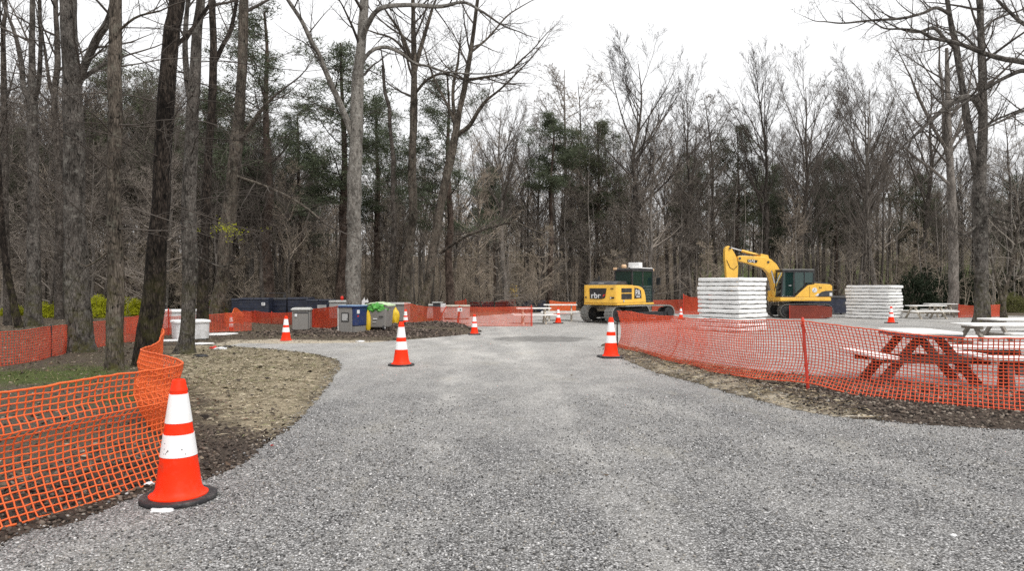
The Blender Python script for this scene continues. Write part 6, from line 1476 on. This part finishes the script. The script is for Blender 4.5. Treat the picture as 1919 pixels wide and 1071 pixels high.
cyl((1361, 500), (1364, 560), .6, .06, e2, yb)
mb = MB(); q = bp([(1448, 540), (1462, 540), (1466, 566), (1444, 566)]); mb.prism(ccw(q), yb - .32, yb - .24, 'y'); mb.prism(ccw(q), yb + .33, yb + .38, 'y'); mb.build('boom_foot', 'machine_yellow', e2, .015)
# bucket resting on the ground behind the slabs
mb = MB(); q = bp([(1366, 568), (1386, 572), (1392, 584), (1386, 594), (1370, 596.5), (1356, 595), (1362, 584)]); mb.prism(ccw(q), yb - .45, yb + .45, 'y'); mb.build('bucket', 'machine_dark', e2, .02)
mb = MB(); mb.box(.9, 1.35, -1.95, -1.55, 1.125, 1.45); mb.build('tool_box', 'machine_yellow', e2, .03)
mb = MB(); mb.tube([(-.9, -1.2, 1.87), (-.9, -1.2, 2.08)], .05, 10); mb.build('exhaust', 'machine_black', e2)
# orange net draped against the near track
xa = [(spot(1479, 36.35), 36.3, .03, .70), (spot(1500, 36.35), 36.28, .03, .69), (spot(1530, 36.35), 36.28, .03, .69), (spot(1558, 36.35), 36.3, .1, .62)]
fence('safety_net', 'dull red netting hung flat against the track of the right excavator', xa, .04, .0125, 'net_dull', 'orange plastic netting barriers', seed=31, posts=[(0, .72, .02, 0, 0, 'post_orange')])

# ---------------------------------------------------------------- camera, sky, sun
cam = bpy.data.cameras.new('camera'); co_ = bpy.data.objects.new('camera', cam); COL.objects.link(co_)
co_.location = (0, 0, H); co_.rotation_euler = (R_(90), 0, 0); cam.sensor_width = 36; cam.lens = 36 * F / 1919; cam.shift_y = 4.5 / 1919; cam.clip_start = .05; cam.clip_end = 2000
SC.camera = co_
w = bpy.data.worlds.new('World'); SC.world = w; w.use_nodes = True; nt = w.node_tree; nt.nodes.clear()
sky = N(nt, 'TexSky', sky_type='NISHITA'); sky.sun_disc = False; sky.sun_elevation = R_(52); sky.sun_rotation = R_(150); sky.dust_density = 4; sky.air_density = 1.2
hs = N(nt, 'HueSaturation'); hs.inputs['Saturation'].default_value = .12; nt.links.new(sky.outputs[0], hs.inputs['Color'])
tc = N(nt, 'TexCoord'); sp = N(nt, 'SeparateXYZ'); nt.links.new(tc.outputs['Generated'], sp.inputs[0])
cloud = noise(nt, coords(nt, (1.5, 1.5, 4), 'Generated'), 1.6, 5, .5)
veil = ramp(nt, mth(nt, 'ADD', maprange(nt, sp.outputs[2], 0, 1, 0, .8), mth(nt, 'MULTIPLY', cloud, .2)), [(0, (9.6, 9.65, 9.7)), (1, (12.6, 12.65, 12.8))])
col = mixc(nt, .85, hs.outputs[0], veil)
bg = N(nt, 'Background'); bg.inputs['Strength'].default_value = .1; nt.links.new(col, bg.inputs[0])
wo = N(nt, 'OutputWorld'); nt.links.new(bg.outputs[0], wo.inputs[0])
sl = bpy.data.lights.new('sun', 'SUN'); sl.energy = 1.9; sl.angle = R_(12); sl.color = (1, .97, .93); so = bpy.data.objects.new('sun', sl); COL.objects.link(so)
az, el = R_(150), R_(52)     # sky rotation: clockwise from +Y
sd = Vector((math.sin(az) * math.cos(el), math.cos(az) * math.cos(el), math.sin(el))); so.rotation_euler = sd.to_track_quat('Z', 'Y').to_euler()
vs = SC.view_settings; vs.view_transform = 'Standard'; vs.look = 'None'; vs.exposure = .25; vs.gamma = 1; vs.use_curve_mapping = False
SC.cycles.max_bounces = 5; SC.cycles.transparent_max_bounces = 12; SC.cycles.use_denoising = False
